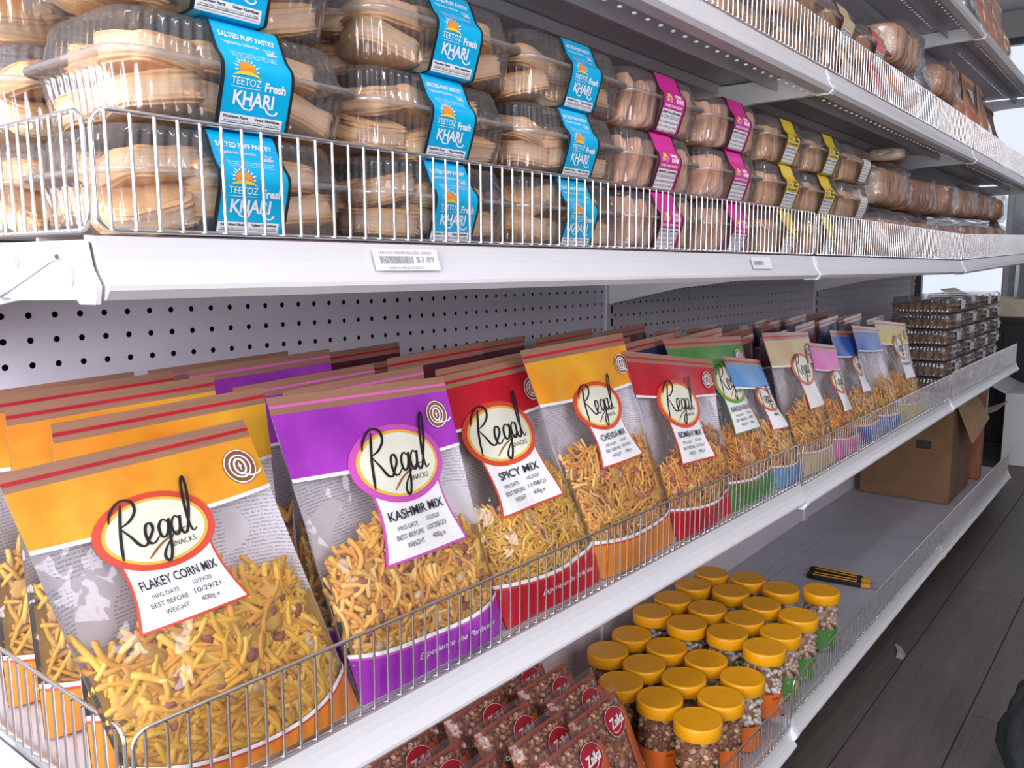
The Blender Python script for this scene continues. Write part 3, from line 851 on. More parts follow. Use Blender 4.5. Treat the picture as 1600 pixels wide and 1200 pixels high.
def fill_box(r, kind, rs, front_only=False):
    J = lambda s: (rs.rand() - .5) * 2 * s
    if kind == 'khari':
        for ix in range(3):
            for iy in (0, 1):
                x = (-.058, 0, .058)[ix] + J(.004); y = (-.028, .028)[iy] + J(.003)
                st = rs.rand() < .35
                link('pastry', KH[rs.randint(6)], r, (x, y, .0195 + J(.002)), (J(.25) + (0.5 if st else 0), J(.28), (PI / 2 if rs.rand() < .4 else 0) * 0 + J(.35)))
                link('pastry', KH[rs.randint(6)], r, (x * .84 + J(.005), y * .72 + J(.002), .0475 + J(.002)), (J(.28), J(.32), J(.5)))
    elif kind == 'sweet':
        for ix in range(6):
            for iy in (0, 1):
                link('sweet_puff', SW[rs.randint(3)], r, (-.070 + ix * .028 + J(.003), (-.027, .027)[iy] + J(.003), .034 + J(.002)), (J(.15), PI / 2 + .25 + J(.18), J(.2)))
    else:
        for ix in range(11):
            for iy in (0, 1):
                link('cookie', CK[rs.randint(2)], r, (-.072 + ix * .0145 + J(.001), (-.028, .028)[iy] + J(.002), .0295 + J(.001)), (J(.05), PI / 2 - .12 + J(.05), J(.06)))

def pastry_box(X, Yf, Z, kind, label, group, sleeve=True, rz=0.0, seed=0):
    r = empty('pastry_box', (X, Yf + .0735, Z), label, 'box', group, rz)
    link('clamshell', SHELL, r); link('flange', FLANGE, r)
    fill_box(r, kind, np.random.RandomState(seed))
    if sleeve:
        d = S[kind]
        sl = link('sleeve', d['sleeve'], r)
        for e in d['edges']: link('sleeve_edge', e, sl)
        for p in d['print']: link(p.name.split('.')[0], p, sl)
    return r
cols = [('khari', [(430, 20), (457, 128), (452, 285)], 'nearest blue column'), ('khari', [(753, 45), (742, 190), (747, 322)], 'second blue column'), ('khari', [(909, 105), (926, 228), (925, 332)], 'third blue column'),
        ('sweet', [(1065, 165), (1060, 250), (1060, 335)], 'nearest pink column'), ('sweet', [(1173, 195), (1171, 285), (1171, 350)], 'second pink column'),
        ('cookie', [(1250, 215), (1247, 292), (1247, 355)], 'nearest yellow column'), ('cookie', [(1307, 236), (1301, 305), (1300, 362)], 'second yellow column')]
desc = {'khari': 'clear clamshell of puff pastry in a blue sleeve', 'sweet': 'clear clamshell of sweet puffs in a pink sleeve', 'cookie': 'clear clamshell of cookies in a yellow sleeve'}
grp = {'khari': 'blue-sleeved pastry boxes', 'sweet': 'pink-sleeved pastry boxes', 'cookie': 'yellow-sleeved cookie boxes'}
TIER = ('top tier', 'middle tier', 'bottom tier')
sd = 0
colx = []
for ci, (kind, px, nm) in enumerate(cols):
    xs = []
    for k, (x, y) in enumerate(px):
        sd += 1
        Yf = -.392 + random.uniform(-.004, .003)
        X = at(x, y, Y=Yf)[0] - SW2 + .001
        if xs: X = xs[0] + max(-.02, min(.02, X - xs[0]))
        if colx: X = max(X, colx[-1][k] + .2035)
        xs.append(X)
        pastry_box(X, Yf, ZO + .0016 + (2 - k) * (BOXH + .0020), kind, '%s, %s, %s' % (desc[kind], nm, TIER[k]), grp[kind], rz=random.uniform(-.02, .02), seed=sd)
        if ci < 4:
            pastry_box(X - random.uniform(.0, .012), Yf + .152, ZO + .0016 + (2 - k) * (BOXH + .0020), kind, 'clear pastry box standing behind the %s, %s' % (nm, TIER[k].split(' behind')[0]), 'boxes in the second row', sleeve=False, seed=sd + 100)
    colx.append(xs)
# clear boxes with a plain white label beyond the yellow column
wl = np_mesh('white_label', *(lambda P, Fq: (sleeve_pt(P[:, 0], SLEN - P[:, 1], .0004), Fq))(*grid_mesh(lambda u, v: np.stack([u, v], 1), 4, 10, -.012, .035, .004, .05)), M['small_print'], True)
for k in range(3):
    X = max(1.545, colx[-1][k] + .205)
    r = pastry_box(X, -.388, ZO + .0016 + (2 - k) * (BOXH + .002), 'cookie', 'clear unsleeved clamshell with a white paper label, %s' % TIER[k], 'clear boxes with white labels', sleeve=False, seed=300 + k)
    link('white_label', wl, r)

# ================================================================== snack bags on the lower shelf
def interp(v, pts):
    p = np.array(pts); return np.interp(v, p[:, 0], p[:, 1])
FRONT_V = [(0, .35), (.1, .85), (.25, 1.0), (.45, .82), (.62, .42), (.75, .16), (.9, .04), (1, 0)]
BACK_V = [(0, .8), (.1, .95), (.25, 1.0), (.5, .8), (.7, .4), (.9, .05), (1, 0)]

class Bag:
    """front and back surfaces over a quad of four corners (local to the bag's base)"""
    def __init__(s, BL, BR, TL, TR, bulge, back, seed, wr=.0030, fv=None):
        s.fv = fv or FRONT_V
        s.c = [np.array(p, float) for p in (BL, BR, TL, TR)]
        e1 = s.c[1] - s.c[0] + s.c[3] - s.c[2]; e2 = s.c[2] - s.c[0] + s.c[3] - s.c[1]
        s.W = np.linalg.norm(e1) / 2; s.H = np.linalg.norm(e2) / 2
        s.e1 = e1 / np.linalg.norm(e1); s.e2 = e2 / np.linalg.norm(e2)
        s.n = np.cross(s.e1, s.e2); s.n /= np.linalg.norm(s.n)
        s.b, s.k, s.wr = bulge, back, wr
        rs = np.random.RandomState(seed); s.ph = rs.rand(8) * 6.28; s.fr = rs.uniform(4, 13, (8, 2)) * rs.choice([-1, 1], (8, 2))
    def quad(s, u, v):
        u, v = u[:, None], v[:, None]
        return (1 - v) * ((1 - u) * s.c[0] + u * s.c[1]) + v * ((1 - u) * s.c[2] + u * s.c[3])
    def wrk(s, u, v):
        w = sum(np.sin(s.fr[i, 0] * u + s.fr[i, 1] * v + s.ph[i]) for i in range(8)) / 3
        return w * s.wr * np.clip(np.minimum(u, 1 - u) * 8, 0, 1) * np.clip((1 - v) * 7, 0, 1)
    def F(s, u, v, off=0.0):
        pu = np.clip(1 - (2 * u - 1) ** 2, 0, 1) ** .5
        h = s.b * pu * interp(v, s.fv) + s.wrk(u, v) * (.5 + .5 * interp(v, s.fv))
        return s.quad(u, v) + (h + off)[:, None] * s.n if np.ndim(off) else s.quad(u, v) + (h + off)[:, None] * s.n
    def B(s, u, v, off=0.0):
        pu = np.clip(1 - (2 * u - 1) ** 2, 0, 1) ** .5
        h = s.k * pu * interp(v, BACK_V) + .0012 * np.clip((1 - v) * 7, 0, 1)
        return s.quad(u, v) - (h + off)[:, None] * s.n

def bag_print(bag, name, parts, uc, vc, mat, off):
    v, f = flat_join(parts)
    return np_mesh(name, bag.F(uc + v[:, 0] / bag.W, vc + v[:, 1] / bag.H, np.full(len(v), off)), f, mat)

def snack_mesh(bag, n, ln, rad, cols, fill, seed, k=6, S=6, nuts=30, flakes=8, nutcol=(.33, .10, .06), curl=1.0):
    rs = np.random.RandomState(seed)
    u = rs.uniform(.03, .97, n); th = rs.uniform(0, 2 * PI, n); l = rs.uniform(ln[0], ln[1], n)
    hx = .6 * l * np.abs(np.cos(th)) / bag.W + .025; u = np.clip(u, hx, 1 - hx); fr_ = fill + .05 * np.sin(u * 7 + seed) - .04 * (2 * u - 1) ** 2
    v = np.maximum(rs.uniform(.02, 1, n) * fr_, .6 * l * np.abs(np.sin(th)) / bag.H + .012)
    d = rs.uniform(.002, .013, n) + max(rad) * .8
    P0 = bag.F(u, v, -d * (.6 + .4 * np.clip(np.minimum(u, 1 - u) * 9, 0, 1)))
    r = rs.uniform(rad[0], rad[1], n)
    t = np.concatenate([[-.5], np.linspace(-.47, .47, S - 2), [.5]])[None, :]
    cv = rs.normal(0, 7.0 * curl, n)[:, None]; cw = rs.normal(0, .10, n)[:, None]
    a = l[:, None] * t; bb = cv * (l[:, None] * t) ** 2 + rs.normal(0, 120, n)[:, None] * curl * (l[:, None] * t) ** 3
    c1, s1 = np.cos(th)[:, None], np.sin(th)[:, None]
    X = c1 * a - s1 * bb; Y = s1 * a + c1 * bb; Z = cw * a
    # keep each stick inside the bag: move with the surface below it
    uu = np.clip(u[:, None] + X / bag.W, .015, .985); vv = np.clip(v[:, None] + Y / bag.H, .01, .72)
    dd = np.broadcast_to(d[:, None], uu.shape) - Z
    P = bag.F(uu.ravel(), vv.ravel(), -np.maximum(dd, r[:, None] * 1.1 + .0006).ravel()).reshape(n, S, 3)
    R = np.broadcast_to(r[:, None], (n, S)).copy(); R[:, 0] *= .5; R[:, -1] *= .5
    V, Fq = tubes(P, R, k)
    C = np.array(cols)[rs.randint(len(cols), size=n)] * rs.uniform(.82, 1.12, (n, 1))
    C = np.repeat(C, S * k, axis=0)
    VV, FF, CC, off = [V], [Fq], [C], len(V)
    def put(bv, bf, col):
        nonlocal off
        VV.append(bv); FF.append(bf + off); CC.append(np.tile(np.array(col), (len(bv), 1))); off += len(bv)
    nb, nf, _, _ = blob(10, 7, (1, 1, 1), 1, 1, 3, 0, .05)
    fb, ff, _, _ = blob(12, 6, (1, 1, 1), .9, 1, 5, 0, .35, 3)
    E = np.stack([bag.e1, bag.e2, bag.n])
    for i in range(nuts + flakes):
        u1 = np.array([rs.uniform(.08, .92)]); v1 = np.array([rs.uniform(.04, .95) * fill]); is_f = i >= nuts
        s = rs.uniform(.8, 1.15); a = rs.uniform(0, 2 * PI); ca, sa = math.cos(a), math.sin(a)
        sz = (np.array([.0065, .0045, .0042]) if not is_f else np.array([.011, .008, .0016])) * s
        q = (fb if is_f else nb) * sz; q = np.c_[q[:, 0] * ca - q[:, 1] * sa, q[:, 0] * sa + q[:, 1] * ca, q[:, 2] + (np.sin(q[:, 0] * 260) * .0015 if is_f else 0)]
        p = bag.F(u1, v1, np.array([-(.0055 if not is_f else .0045) - rs.uniform(0, .002)]))
        col = (np.array(nutcol) if rs.rand() < .75 else np.array((.62, .44, .22))) if not is_f else np.array((.66, .36, .07))
        put(p + q @ E, ff if is_f else nf, col * rs.uniform(.8, 1.15))
    # the mass behind the outermost sticks
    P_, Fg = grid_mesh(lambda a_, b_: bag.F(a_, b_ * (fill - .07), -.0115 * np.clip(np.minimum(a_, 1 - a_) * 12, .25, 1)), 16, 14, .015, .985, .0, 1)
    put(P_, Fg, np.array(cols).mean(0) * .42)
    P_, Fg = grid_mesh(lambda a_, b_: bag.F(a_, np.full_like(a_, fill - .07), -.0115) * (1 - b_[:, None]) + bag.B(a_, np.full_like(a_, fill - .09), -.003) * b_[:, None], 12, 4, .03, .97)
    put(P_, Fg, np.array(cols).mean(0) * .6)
    return np_mesh('snack_mix', np.concatenate(VV), np.concatenate(FF), M['sticks'], True, np.concatenate(CC))

ZIPL = {}
def make_bag(X, spec, label, group=None):
    zb = deck_z('W', X) + .0012
    base = np.array([X, spec.get('yb', -.2), zb])
    if spec.get('quad'):
        w2 = .093; c4 = [np.array(p) for p in ((-w2, 0, .002), (w2, 0, .002), (-w2, .022, .262), (w2, .030, .268))]
        spec = dict(spec, xl=0, xr=0, tl=(0, 0), tr=(0, 0), yt=-.3)
    BL = np.array([spec['xl'] - X, 0, .002]); BR = np.array([spec['xr'] - X, spec.get('dyr', 0.0), .002])
    TL = at(*spec['tl'], Y=spec['yt']) - base; TR = at(*spec['tr'], Y=spec['yt'] + spec.get('dyt', 0.0)) - base
    if spec.get('quad'): BL, BR, TL, TR = c4
    bag = Bag(BL, BR, TL, TR, spec.get('bulge', .020), spec.get('back', .040), spec['seed'])
    far = spec.get('far', False)
    r = empty('snack_bag', base, label, 'snack bag', group)
    col = M[spec['col']]
    nu, nv = (34, 26) if not far else (20, 16)
    hv, zv, bv = spec.get('hv', .775), .945, spec.get('bv', .125)
    f_b = lambda u: bv + spec.get('bcurve', .035) * (2 * u - 1) ** 2          # top edge of the base band
    f_h = lambda u: hv - .012 * np.sin(u * PI)             # bottom edge of the header
    g = lambda lo, hi, o_=0.0: (lambda a, b: bag.F(a, lo(a) + (hi(a) - lo(a)) * b, np.full(len(a), o_)))
    cst = lambda c: (lambda a: np.full_like(a, c))
    P, Fq = grid_mesh(g(f_b, f_h), nu, nv); link('front_film', np_mesh('front_film', P, Fq, M['film_far'] if far else M['film'], True), r)
    P, Fq = grid_mesh(g(f_h, cst(zv)), nu, 10); hd = link('header', np_mesh('header', P, Fq, col, True), r)
    P, Fq = grid_mesh(g(lambda a: f_h(a) - .012, f_h, .0004), nu, 3); link('header_piping', np_mesh('header_piping', P, Fq, M['white_ink'], True), hd)
    P, Fq = grid_mesh(g(cst(zv), cst(1.0)), nu, 5); zp = link('zip_strip', np_mesh('zip_strip', P, Fq, M['zip'], True), r)
    P, Fq = grid_mesh(g(cst(.964), cst(.974), .0006), nu, 3); link('zip_line', np_mesh('zip_line', P, Fq, M['red_print' if spec['col'] != 'purple_print' else 'pink_print'], True), zp)
    P, Fq = grid_mesh(g(cst(0.0), f_b), nu, 7)
    P2, F2 = grid_mesh(lambda a, b: bag.F(a, np.zeros_like(a)) * (1 - b[:, None]) + bag.B(a, np.zeros_like(a)) * b[:, None], nu, 4)
    v_, f_ = join([(P, Fq), (P2, F2)])
    bb = link('base_band', np_mesh('base_band', v_, f_, M[spec.get('bcol', spec['col'])], True), r)
    P, Fq = grid_mesh(g(f_b, lambda a: f_b(a) + .014, .0005), nu, 3); link('base_piping', np_mesh('base_piping', P, Fq, M['white_ink'], True), bb)
    P, Fq = grid_mesh(g(lambda a: f_b(a) - .008, lambda a: f_b(a) - .001, .0005), nu, 3); link('base_line', np_mesh('base_line', P, Fq, M['ring_purple' if spec['col'] == 'purple_print' else 'ring_red'], True), bb)
    P, Fq = grid_mesh(lambda a, b: bag.B(a, b), nu, nv, 0, 1, 0, 1.0); link('back_panel', np_mesh('back_panel', P, Fq, M['back_print'], True), r)
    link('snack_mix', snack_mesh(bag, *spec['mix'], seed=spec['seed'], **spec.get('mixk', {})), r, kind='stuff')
    # --- label
    if spec.get('label', True):
        uc, vc = spec.get('lab', (.63, .60))
        sc = spec.get('ls', 1.0)
        a, b_, oy = .0385 * sc, .0245 * sc, .0205 * sc
        ring = M[spec.get('ring', 'ring_red')]
        def card(m_):
            def fn(p, q):
                top, bot = oy, -.0365 * sc - m_
                y = bot + (top - bot) * q; w = (.0305 * sc + m_) * (1 + .14 * ((oy - y) / (.057 * sc)) ** 2) - .0035 * sc * np.sin(np.clip((oy - y) / (.057 * sc), 0, 1) * PI)
                return np.stack([(2 * p - 1) * w, y], 1)
            Pg, Fg = grid_mesh(fn, 10, 12); return Pg, Fg.tolist()
        lb = link('label_card', bag_print(bag, 'label_card', [card(.0016 * sc)], uc, vc, ring, .0008), r)
        pr = lambda nm, parts, mt_, off: link(nm, bag_print(bag, nm, parts, uc, vc, mt_, off), lb)
        pr('label_face', [card(0)], M['paper'], .0012)
        pr('oval_border', [ellipse2d(0, oy, a, b_)], ring, .0016)
        pr('oval_gold', [ellipse2d(0, oy, a * .87, b_ * .85)], M['gold'], .0020)
        pr('oval_face', [ellipse2d(0, oy, a * .81, b_ * .78)], M['cream'], .0024)
        pr('brand_lettering', regal2d(-.001 * sc, oy + .003 * sc, .054 * sc), M['ink'], .0029)
        pr('brand_swoosh', [ribbon([(-.012 * sc, oy - .0155 * sc), (-.002 * sc, oy - .009 * sc), (.010 * sc, oy - .0045 * sc), (.018 * sc, oy - .0025 * sc)], .0017 * sc)], M['brown_ink'], .0028)
        pr('snacks_lettering', [fit_text('SNACKS', .0125 * sc, oy - .0125 * sc, .0034 * sc, .016 * sc)], M['ink'], .0028)
        if spec.get('name'):
            nm = spec['name']
            pr('product_name', [fit_text(nm, 0, -.0125 * sc, .0060 * sc, min(.050, .0042 * len(nm) + .004) * sc, bold=.012)], M['ink'], .0028)
        d1, d2 = spec.get('dates', (None, None))
        if d1:
            pr('date_lettering', [fit_text('MFG DATE', -.0125 * sc, -.0190 * sc, .0028 * sc, .0170 * sc), fit_text(d1, .0115 * sc, -.0182 * sc, .0028 * sc, .0125 * sc),
                   fit_text('BEST BEFORE', -.0125 * sc, -.0245 * sc, .0031 * sc, .0235 * sc), fit_text(d2, .0125 * sc, -.0240 * sc, .0033 * sc, .0180 * sc),
                   fit_text('WEIGHT', -.0105 * sc, -.0303 * sc, .0032 * sc, .0150 * sc), fit_text('400g e', .0115 * sc, -.0298 * sc, .0032 * sc, .0125 * sc)], M['ink'], .0028)
    if spec.get('seal', True):
        uc, vc = spec.get('sealuv', (.89, .865)); rr = .0138
        sl = link('quality_seal', bag_print(bag, 'quality_seal', [ellipse2d(0, 0, rr, rr, 3)], uc, vc, M['seal_brown'], .0010), hd)
        v1, f1 = flat_join([ring2d(0, 0, rr * .68, rr * .68, rr * .10), ring2d(0, 0, rr * .97, rr * .97, rr * .07), ring2d(-.0, .0, rr * .40, rr * .50, rr * .13, 20), ribbon([(.0, -.005), (.005, -.0085), (.013, -.0082), (.0175, -.0050)], .0020),
                             ribbon([(0, -.0035), (0, .0035)], .0012, 4), ribbon([(0, -.001), (.0016, .0012)], .001, 3), ribbon([(0, -.001), (-.0016, .0012)], .001, 3)])
        link('seal_emblem', np_mesh('seal_emblem', bag.F(uc + v1[:, 0] / bag.W, vc + v1[:, 1] / bag.H, np.full(len(v1), .0015)), f1, M['white_ink']), hd)
    if spec.get('tag', False):
        v1, f1 = fit_text('Experience the Perfection', 0, 0, .0062, .105, shear=.35)
        link('tagline', np_mesh('tagline', bag.F(.60 + v1[:, 0] / bag.W, .062 + v1[:, 1] / bag.H, np.full(len(v1), .0022)), f1, M['white_ink']), bb)
    return r, bag

YEL = [(.88, .52, .05), (.84, .45, .04), (.90, .58, .09), (.76, .36, .04)]
AMB = [(.86, .48, .07), (.82, .40, .055), (.90, .58, .16), (.72, .32, .05)]
ORG = [(.82, .34, .045), (.76, .28, .04), (.86, .44, .08), (.68, .23, .035)]
bags = [
    dict(k='fl', hv=.79, bv=.05, bcurve=.10, ls=1.15, tl=(-8, 742), tr=(380, 655), xl=.014, xr=.202, yb=-.400, yt=-.350, col='orange_print', bcol='orange_base', seed=3, name='FLAKEY CORN MIX', dates=('10/29/20', '10/29/21'), mix=(760, (.022, .052), (.0020, .0028), YEL, .50), mixk=dict(nuts=24, flakes=18, curl=2.3, S=8), lab=(.44, .66), tag=False, desc='orange-topped bag of flakey corn mix, nearest at the left'),
    dict(k='ka', hv=.745, bv=.12, ls=1.5, tl=(415, 622), tr=(692, 588), xl=.206, xr=.396, yb=-.400, yt=-.345, col='purple_print', seed=5, name='KASHMIR MIX', dates=('10/20/20', '10/20/21'), mix=(900, (.016, .040), (.0019, .0028), AMB, .50), mixk=dict(nuts=34, flakes=8, curl=2.5, S=8), ring='ring_purple', lab=(.555, .61), tag=True, desc='purple-topped bag of kashmir mix beside the orange flakey corn bag'),
    dict(k='sp', hv=.79, ls=1.5, tl=(648, 597), tr=(832, 556), xl=.402, xr=.582, yb=-.399, yt=-.308, col='red_print', seed=9, name='SPICY MIX', dates=('10/29/20', '11/08/21'), mix=(1500, (.014, .030), (.0012, .0018), YEL, .49), mixk=dict(nuts=16, flakes=6, curl=3.0, S=8), lab=(.47, .61), tag=True, desc='red-topped bag of spicy mix between the purple and orange bags'),
    dict(k='ch', ls=1.3, tl=(812, 548), tr=(972, 520), xl=.584, xr=.768, yb=-.399, yt=-.335, col='orange_print', bcol='orange_base', seed=13, name='CHEVDA MIX', dates=('10/16/20', '10/16/21'), mix=(1100, (.012, .036), (.0014, .0022), ORG[:1] + AMB, .52), mixk=dict(curl=1.8, nuts=30, flakes=10, nutcol=(.42, .14, .09)), lab=(.51, .62), desc='orange-topped bag of chevda mix right of the spicy mix'),
    dict(k='bo', ls=1.45, tl=(973, 548), tr=(1112, 562), xl=.776, xr=.950, yb=-.400, yt=-.345, col='red_print', bcol='red_print', seed=17, name='BOMBAY MIX', dates=('10/16/20', '11/10/21'), mix=(1100, (.012, .030), (.0012, .0019), AMB[:2] + ORG, .46), mixk=dict(nuts=30, flakes=4), lab=(.44, .60), desc='red-topped bag of bombay mix in front of the green bag'),
    dict(k='kk', ls=1.45, tl=(1035, 530), tr=(1157, 525), xl=.958, xr=1.135, yb=-.396, yt=-.315, col='green_print', seed=21, name='KARACHI KRUNCH', dates=('10/29/20', '11/08/21'), mix=(1200, (.014, .030), (.0010, .0015), ORG, .50), mixk=dict(nuts=14, flakes=4), ring='ring_green', lab=(.62, .60), desc='green-topped bag of karachi krunch'),
    dict(k='lb', tl=(1128, 556), tr=(1186, 562), xl=1.142, xr=1.268, yb=-.399, yt=-.335, col='lightblue_print', seed=25, name='MIX', far=True, mix=(600, (.014, .03), (.0013, .0018), ORG[:1] + AMB, .46), mixk=dict(nuts=8, flakes=0, k=5, S=5), lab=(.62, .58), ls=1.05, seal=False, desc='light-blue-topped snack bag right of the green bag'),
    dict(k='ta', ls=1.35, tl=(1190, 520), tr=(1262, 518), xl=1.275, xr=1.448, yb=-.399, yt=-.335, col='tan_print', seed=29, far=True, mix=(800, (.014, .032), (.0013, .0018), ORG[:1] + AMB, .50), mixk=dict(nuts=8, flakes=0, k=5, S=5), lab=(.62, .62), desc='tan-topped snack bag between light blue and pink bags'),
    dict(k='pi', tl=(1263, 535), tr=(1305, 540), xl=1.455, xr=1.600, yb=-.399, yt=-.345, col='pink_print', seed=33, far=True, mix=(600, (.014, .03), (.0014, .0019), ORG, .50), mixk=dict(nuts=4, flakes=0, k=5, S=5), lab=(.62, .55), ls=1.1, seal=False, desc='pink-topped snack bag right of the tan bag'),
    dict(k='b1', tl=(1296, 516), tr=(1337, 518), xl=1.607, xr=1.765, yb=-.396, yt=-.325, col='blue_print', seed=37, far=True, mix=(450, (.014, .03), (.0015, .0020), AMB, .42), mixk=dict(nuts=4, flakes=0, k=5, S=4), lab=(.62, .58), ls=1.05, seal=False, desc='blue-topped snack bag, left of the two blue bags'),
    dict(k='b2', tl=(1330, 508), tr=(1372, 512), xl=1.772, xr=1.940, yb=-.399, yt=-.340, col='blue_print', seed=41, far=True, mix=(450, (.014, .03), (.0015, .0020), AMB, .46), mixk=dict(nuts=4, flakes=0, k=5, S=4), label=False, seal=False, desc='blue-topped snack bag, right of the two blue bags'),
    dict(k='ye', ls=1.4, tl=(1365, 500), tr=(1414, 505), xl=1.950, xr=2.150, yb=-.399, yt=-.335, col='yellow_print', seed=45, name='PUNJABI MIX', far=True, mix=(500, (.014, .03), (.0015, .0022), YEL[1:2] + AMB, .46), mixk=dict(nuts=4, flakes=0, k=5, S=4), lab=(.55, .60), desc='yellow-topped snack bag, last of the row before the cookie trays')]
REAR = {'sp': 'maroon_print', 'ch': 'maroon_print', 'bo': 'darkblue_print', 'kk': 'maroon_print', 'lb': 'maroon_print', 'ta': 'maroon_print', 'pi': 'maroon_print', 'b1': 'darkblue_print', 'b2': 'maroon_print', 'ye': 'maroon_print'}
ORD = ('second', 'third', 'fourth', 'fifth')
PROTO = {}
def rear_proto(key, sp):
    if key in PROTO: return PROTO[key]
    q = dict(col=key, bcol='orange_base' if key == 'orange_print' else key, seed=50 + len(PROTO), far=sp.get('far', False), mix=(420, (.018, .040), (.0018, .0024), YEL if key == 'orange_print' else AMB, .48), mixk=dict(nuts=12, flakes=4, k=5, S=5), label=False, seal=False, quad=True)
    PROTO[key], _ = make_bag(0.1, q, 'bag', None)
    return PROTO[key]
for sp in bags:
    X = (sp['xl'] + sp['xr']) / 2
    r, bag = make_bag(X, sp, sp['desc'], 'snack bags in the front row')
    nb_ = 4 if sp['k'] in ('fl', 'ka', 'sp', 'ch') else 3
    key = REAR.get(sp['k'], sp['col'])
    proto = rear_proto(key, sp)
    wmax = sp['xr'] - sp['xl'] - .008
    for k in range(nb_):
        loc = (X + random.uniform(-.002, .002), sp['yb'] + .0765 * (k + 1), deck_z('W', X) + .0015)
        lab = '%s bag standing %s from the front behind the %s' % ({'fl': 'orange-topped', 'ka': 'purple-topped'}.get(sp['k'], 'dark-topped'), ORD[k], {'fl': 'flakey corn mix', 'ka': 'kashmir mix', 'sp': 'spicy mix', 'ch': 'chevda mix', 'bo': 'bombay mix', 'kk': 'karachi krunch', 'lb': 'light blue bag', 'ta': 'tan bag', 'pi': 'pink bag', 'b1': 'left blue bag', 'b2': 'right blue bag', 'ye': 'yellow bag'}[sp['k']])
        c = dup(proto, loc, lab, 'snack bags behind the front row')
        c.scale = (min(1, wmax / .186), 1, 1 + random.uniform(-.05, .04))
for p_ in PROTO.values():
    for ch in list(p_.children):
        for g_ in list(ch.children): bpy.data.objects.remove(g_)
        bpy.data.objects.remove(ch)
    bpy.data.objects.remove(p_)

# ================================================================== base shelf: jars
def bits_mesh(name, pts, size, cols, seed, nu=8, nv=5, sc=(1, .8, .7)):
    """many small lumps in one mesh, one at each point"""
    rs = np.random.RandomState(seed)
    b0, f0, _, _ = blob(nu, nv, sc, .95, .95, seed, 0, .12)
    n = len(pts); k = len(b0)
    q = rs.normal(size=(n, 4)); q /= np.linalg.norm(q, axis=1, keepdims=True)
    w, x, y, z = q.T
    R = np.stack([np.stack([1 - 2 * (y * y + z * z), 2 * (x * y - z * w), 2 * (x * z + y * w)], -1), np.stack([2 * (x * y + z * w), 1 - 2 * (x * x + z * z), 2 * (y * z - x * w)], -1), np.stack([2 * (x * z - y * w), 2 * (y * z + x * w), 1 - 2 * (x * x + y * y)], -1)], 1)
    s = (size * rs.uniform(.7, 1.2, n))[:, None, None]
    V = np.einsum('nij,kj->nki', R, b0) * s + np.asarray(pts)[:, None, :]
    Fq = (np.arange(n)[:, None, None] * k + f0[None]).reshape(-1, 4)
    C = np.array(cols)[rs.randint(len(cols), size=n)] * rs.uniform(.8, 1.15, (n, 1))
    return np_mesh(name, V.reshape(-1, 3), Fq, M['sticks'], True, np.repeat(C, k, axis=0))
JR, JH = .0365, .130
body_prof = [(.030, .0005), (.0345, .003), (JR, .008), (JR, .088), (.0355, .096), (.0325, .103), (.0325, .112)]
jar_body = MB().lathe(body_prof, 32).mesh('jar_body', M['clear_jar'], True)
lid_mb = MB().lathe([(.0388, .1070), (.0396, .1080), (.0396, .1265), (.0388, .1288), (.0372, .1298), (.0365, .1296), (.030, .1292), (.001, .1292)], 40)
lid_mesh = lid_mb.mesh('lid', M['lid'], False)
for p in lid_mesh.polygons: p.use_smooth = len(p.vertices) == 4 and abs(p.normal.z) < .6
band = MB().lathe([(JR + .0004, .006), (JR + .0006, .052)], 32)
band.f = [f for f in band.f if len(f) == 4]
band_or, band_gr = band.mesh('jar_label', M['jar_orange'], True), band.mesh('jar_label', M['jar_green'], True)
ang = np.linspace(-.9, -2.2, 3)
def on_jar(v, f, a0, z0, mat, name, off=.0009):
    a = a0 + v[:, 0] / JR
    return np_mesh(name, np.stack([(JR + off) * np.cos(a), (JR + off) * np.sin(a), z0 + v[:, 1]], 1), f, mat)
emb = on_jar(*flat_join([ring2d(0, 0, .010, .010, .0012)]), -1.35, .030, M['white_ink'], 'jar_emblem', .0012)
embf = on_jar(*ellipse2d(0, 0, .009, .009, 3), -1.35, .030, M['gold'], 'jar_emblem_face')
jt = on_jar(*flat_join([fit_text('Zaika', 0, 0, .0045, shear=.2, bold=.02)]), -1.9, .042, M['maroon_print'], 'jar_lettering')
def jar_pts(seed, n=300):
    rs = np.random.RandomState(seed); a = rs.uniform(0, 2 * PI, n); z = rs.uniform(.008, .100, n); rr = np.where(rs.rand(n) < .8, JR - .0048, rs.uniform(.005, JR - .006, n)); z = np.where(rr < JR - .006, .098, z); rr = np.where(z > .095, np.minimum(rr, .027), rr)
    return np.stack([rr * np.cos(a), rr * np.sin(a), z], 1)
NUTS = [(.52, .32, .16), (.34, .14, .07), (.22, .07, .04), (.62, .46, .27), (.28, .09, .05)]
contents = [bits_mesh('nut_mix', jar_pts(1), .0052, NUTS, 1), bits_mesh('nut_mix', jar_pts(2), .0056, [(.74, .70, .66), (.80, .76, .74), (.50, .30, .20), (.68, .62, .56)], 2), bits_mesh('nut_mix', jar_pts(3), .0062, [(.62, .46, .38), (.56, .38, .30), (.68, .54, .44)], 3)]
core = MB().lathe([(.001, .004), (JR - .006, .006), (JR - .006, .092), (.02, .098), (.001, .098)], 14).mesh('nut_core', M['brown_ink'], True)
lids = [(1070, 1116), (1117, 1086), (1157, 1056), (1190, 1023), (1227, 990), (1256, 963), (1281, 921), (1003, 1080), (1056, 1054), (1097, 1027), (1133, 999), (1165, 967), (1194, 944), (1218, 918), (946, 1056), (996, 1033), (1037, 1003), (1075, 977), (1110, 950), (1140, 922), (1165, 902), (945, 1014), (988, 984), (1026, 962), (1058, 935), (1090, 914), (1108, 893)]
rowi = [0] * 7 + [1] * 7 + [2] * 7 + [3] * 6
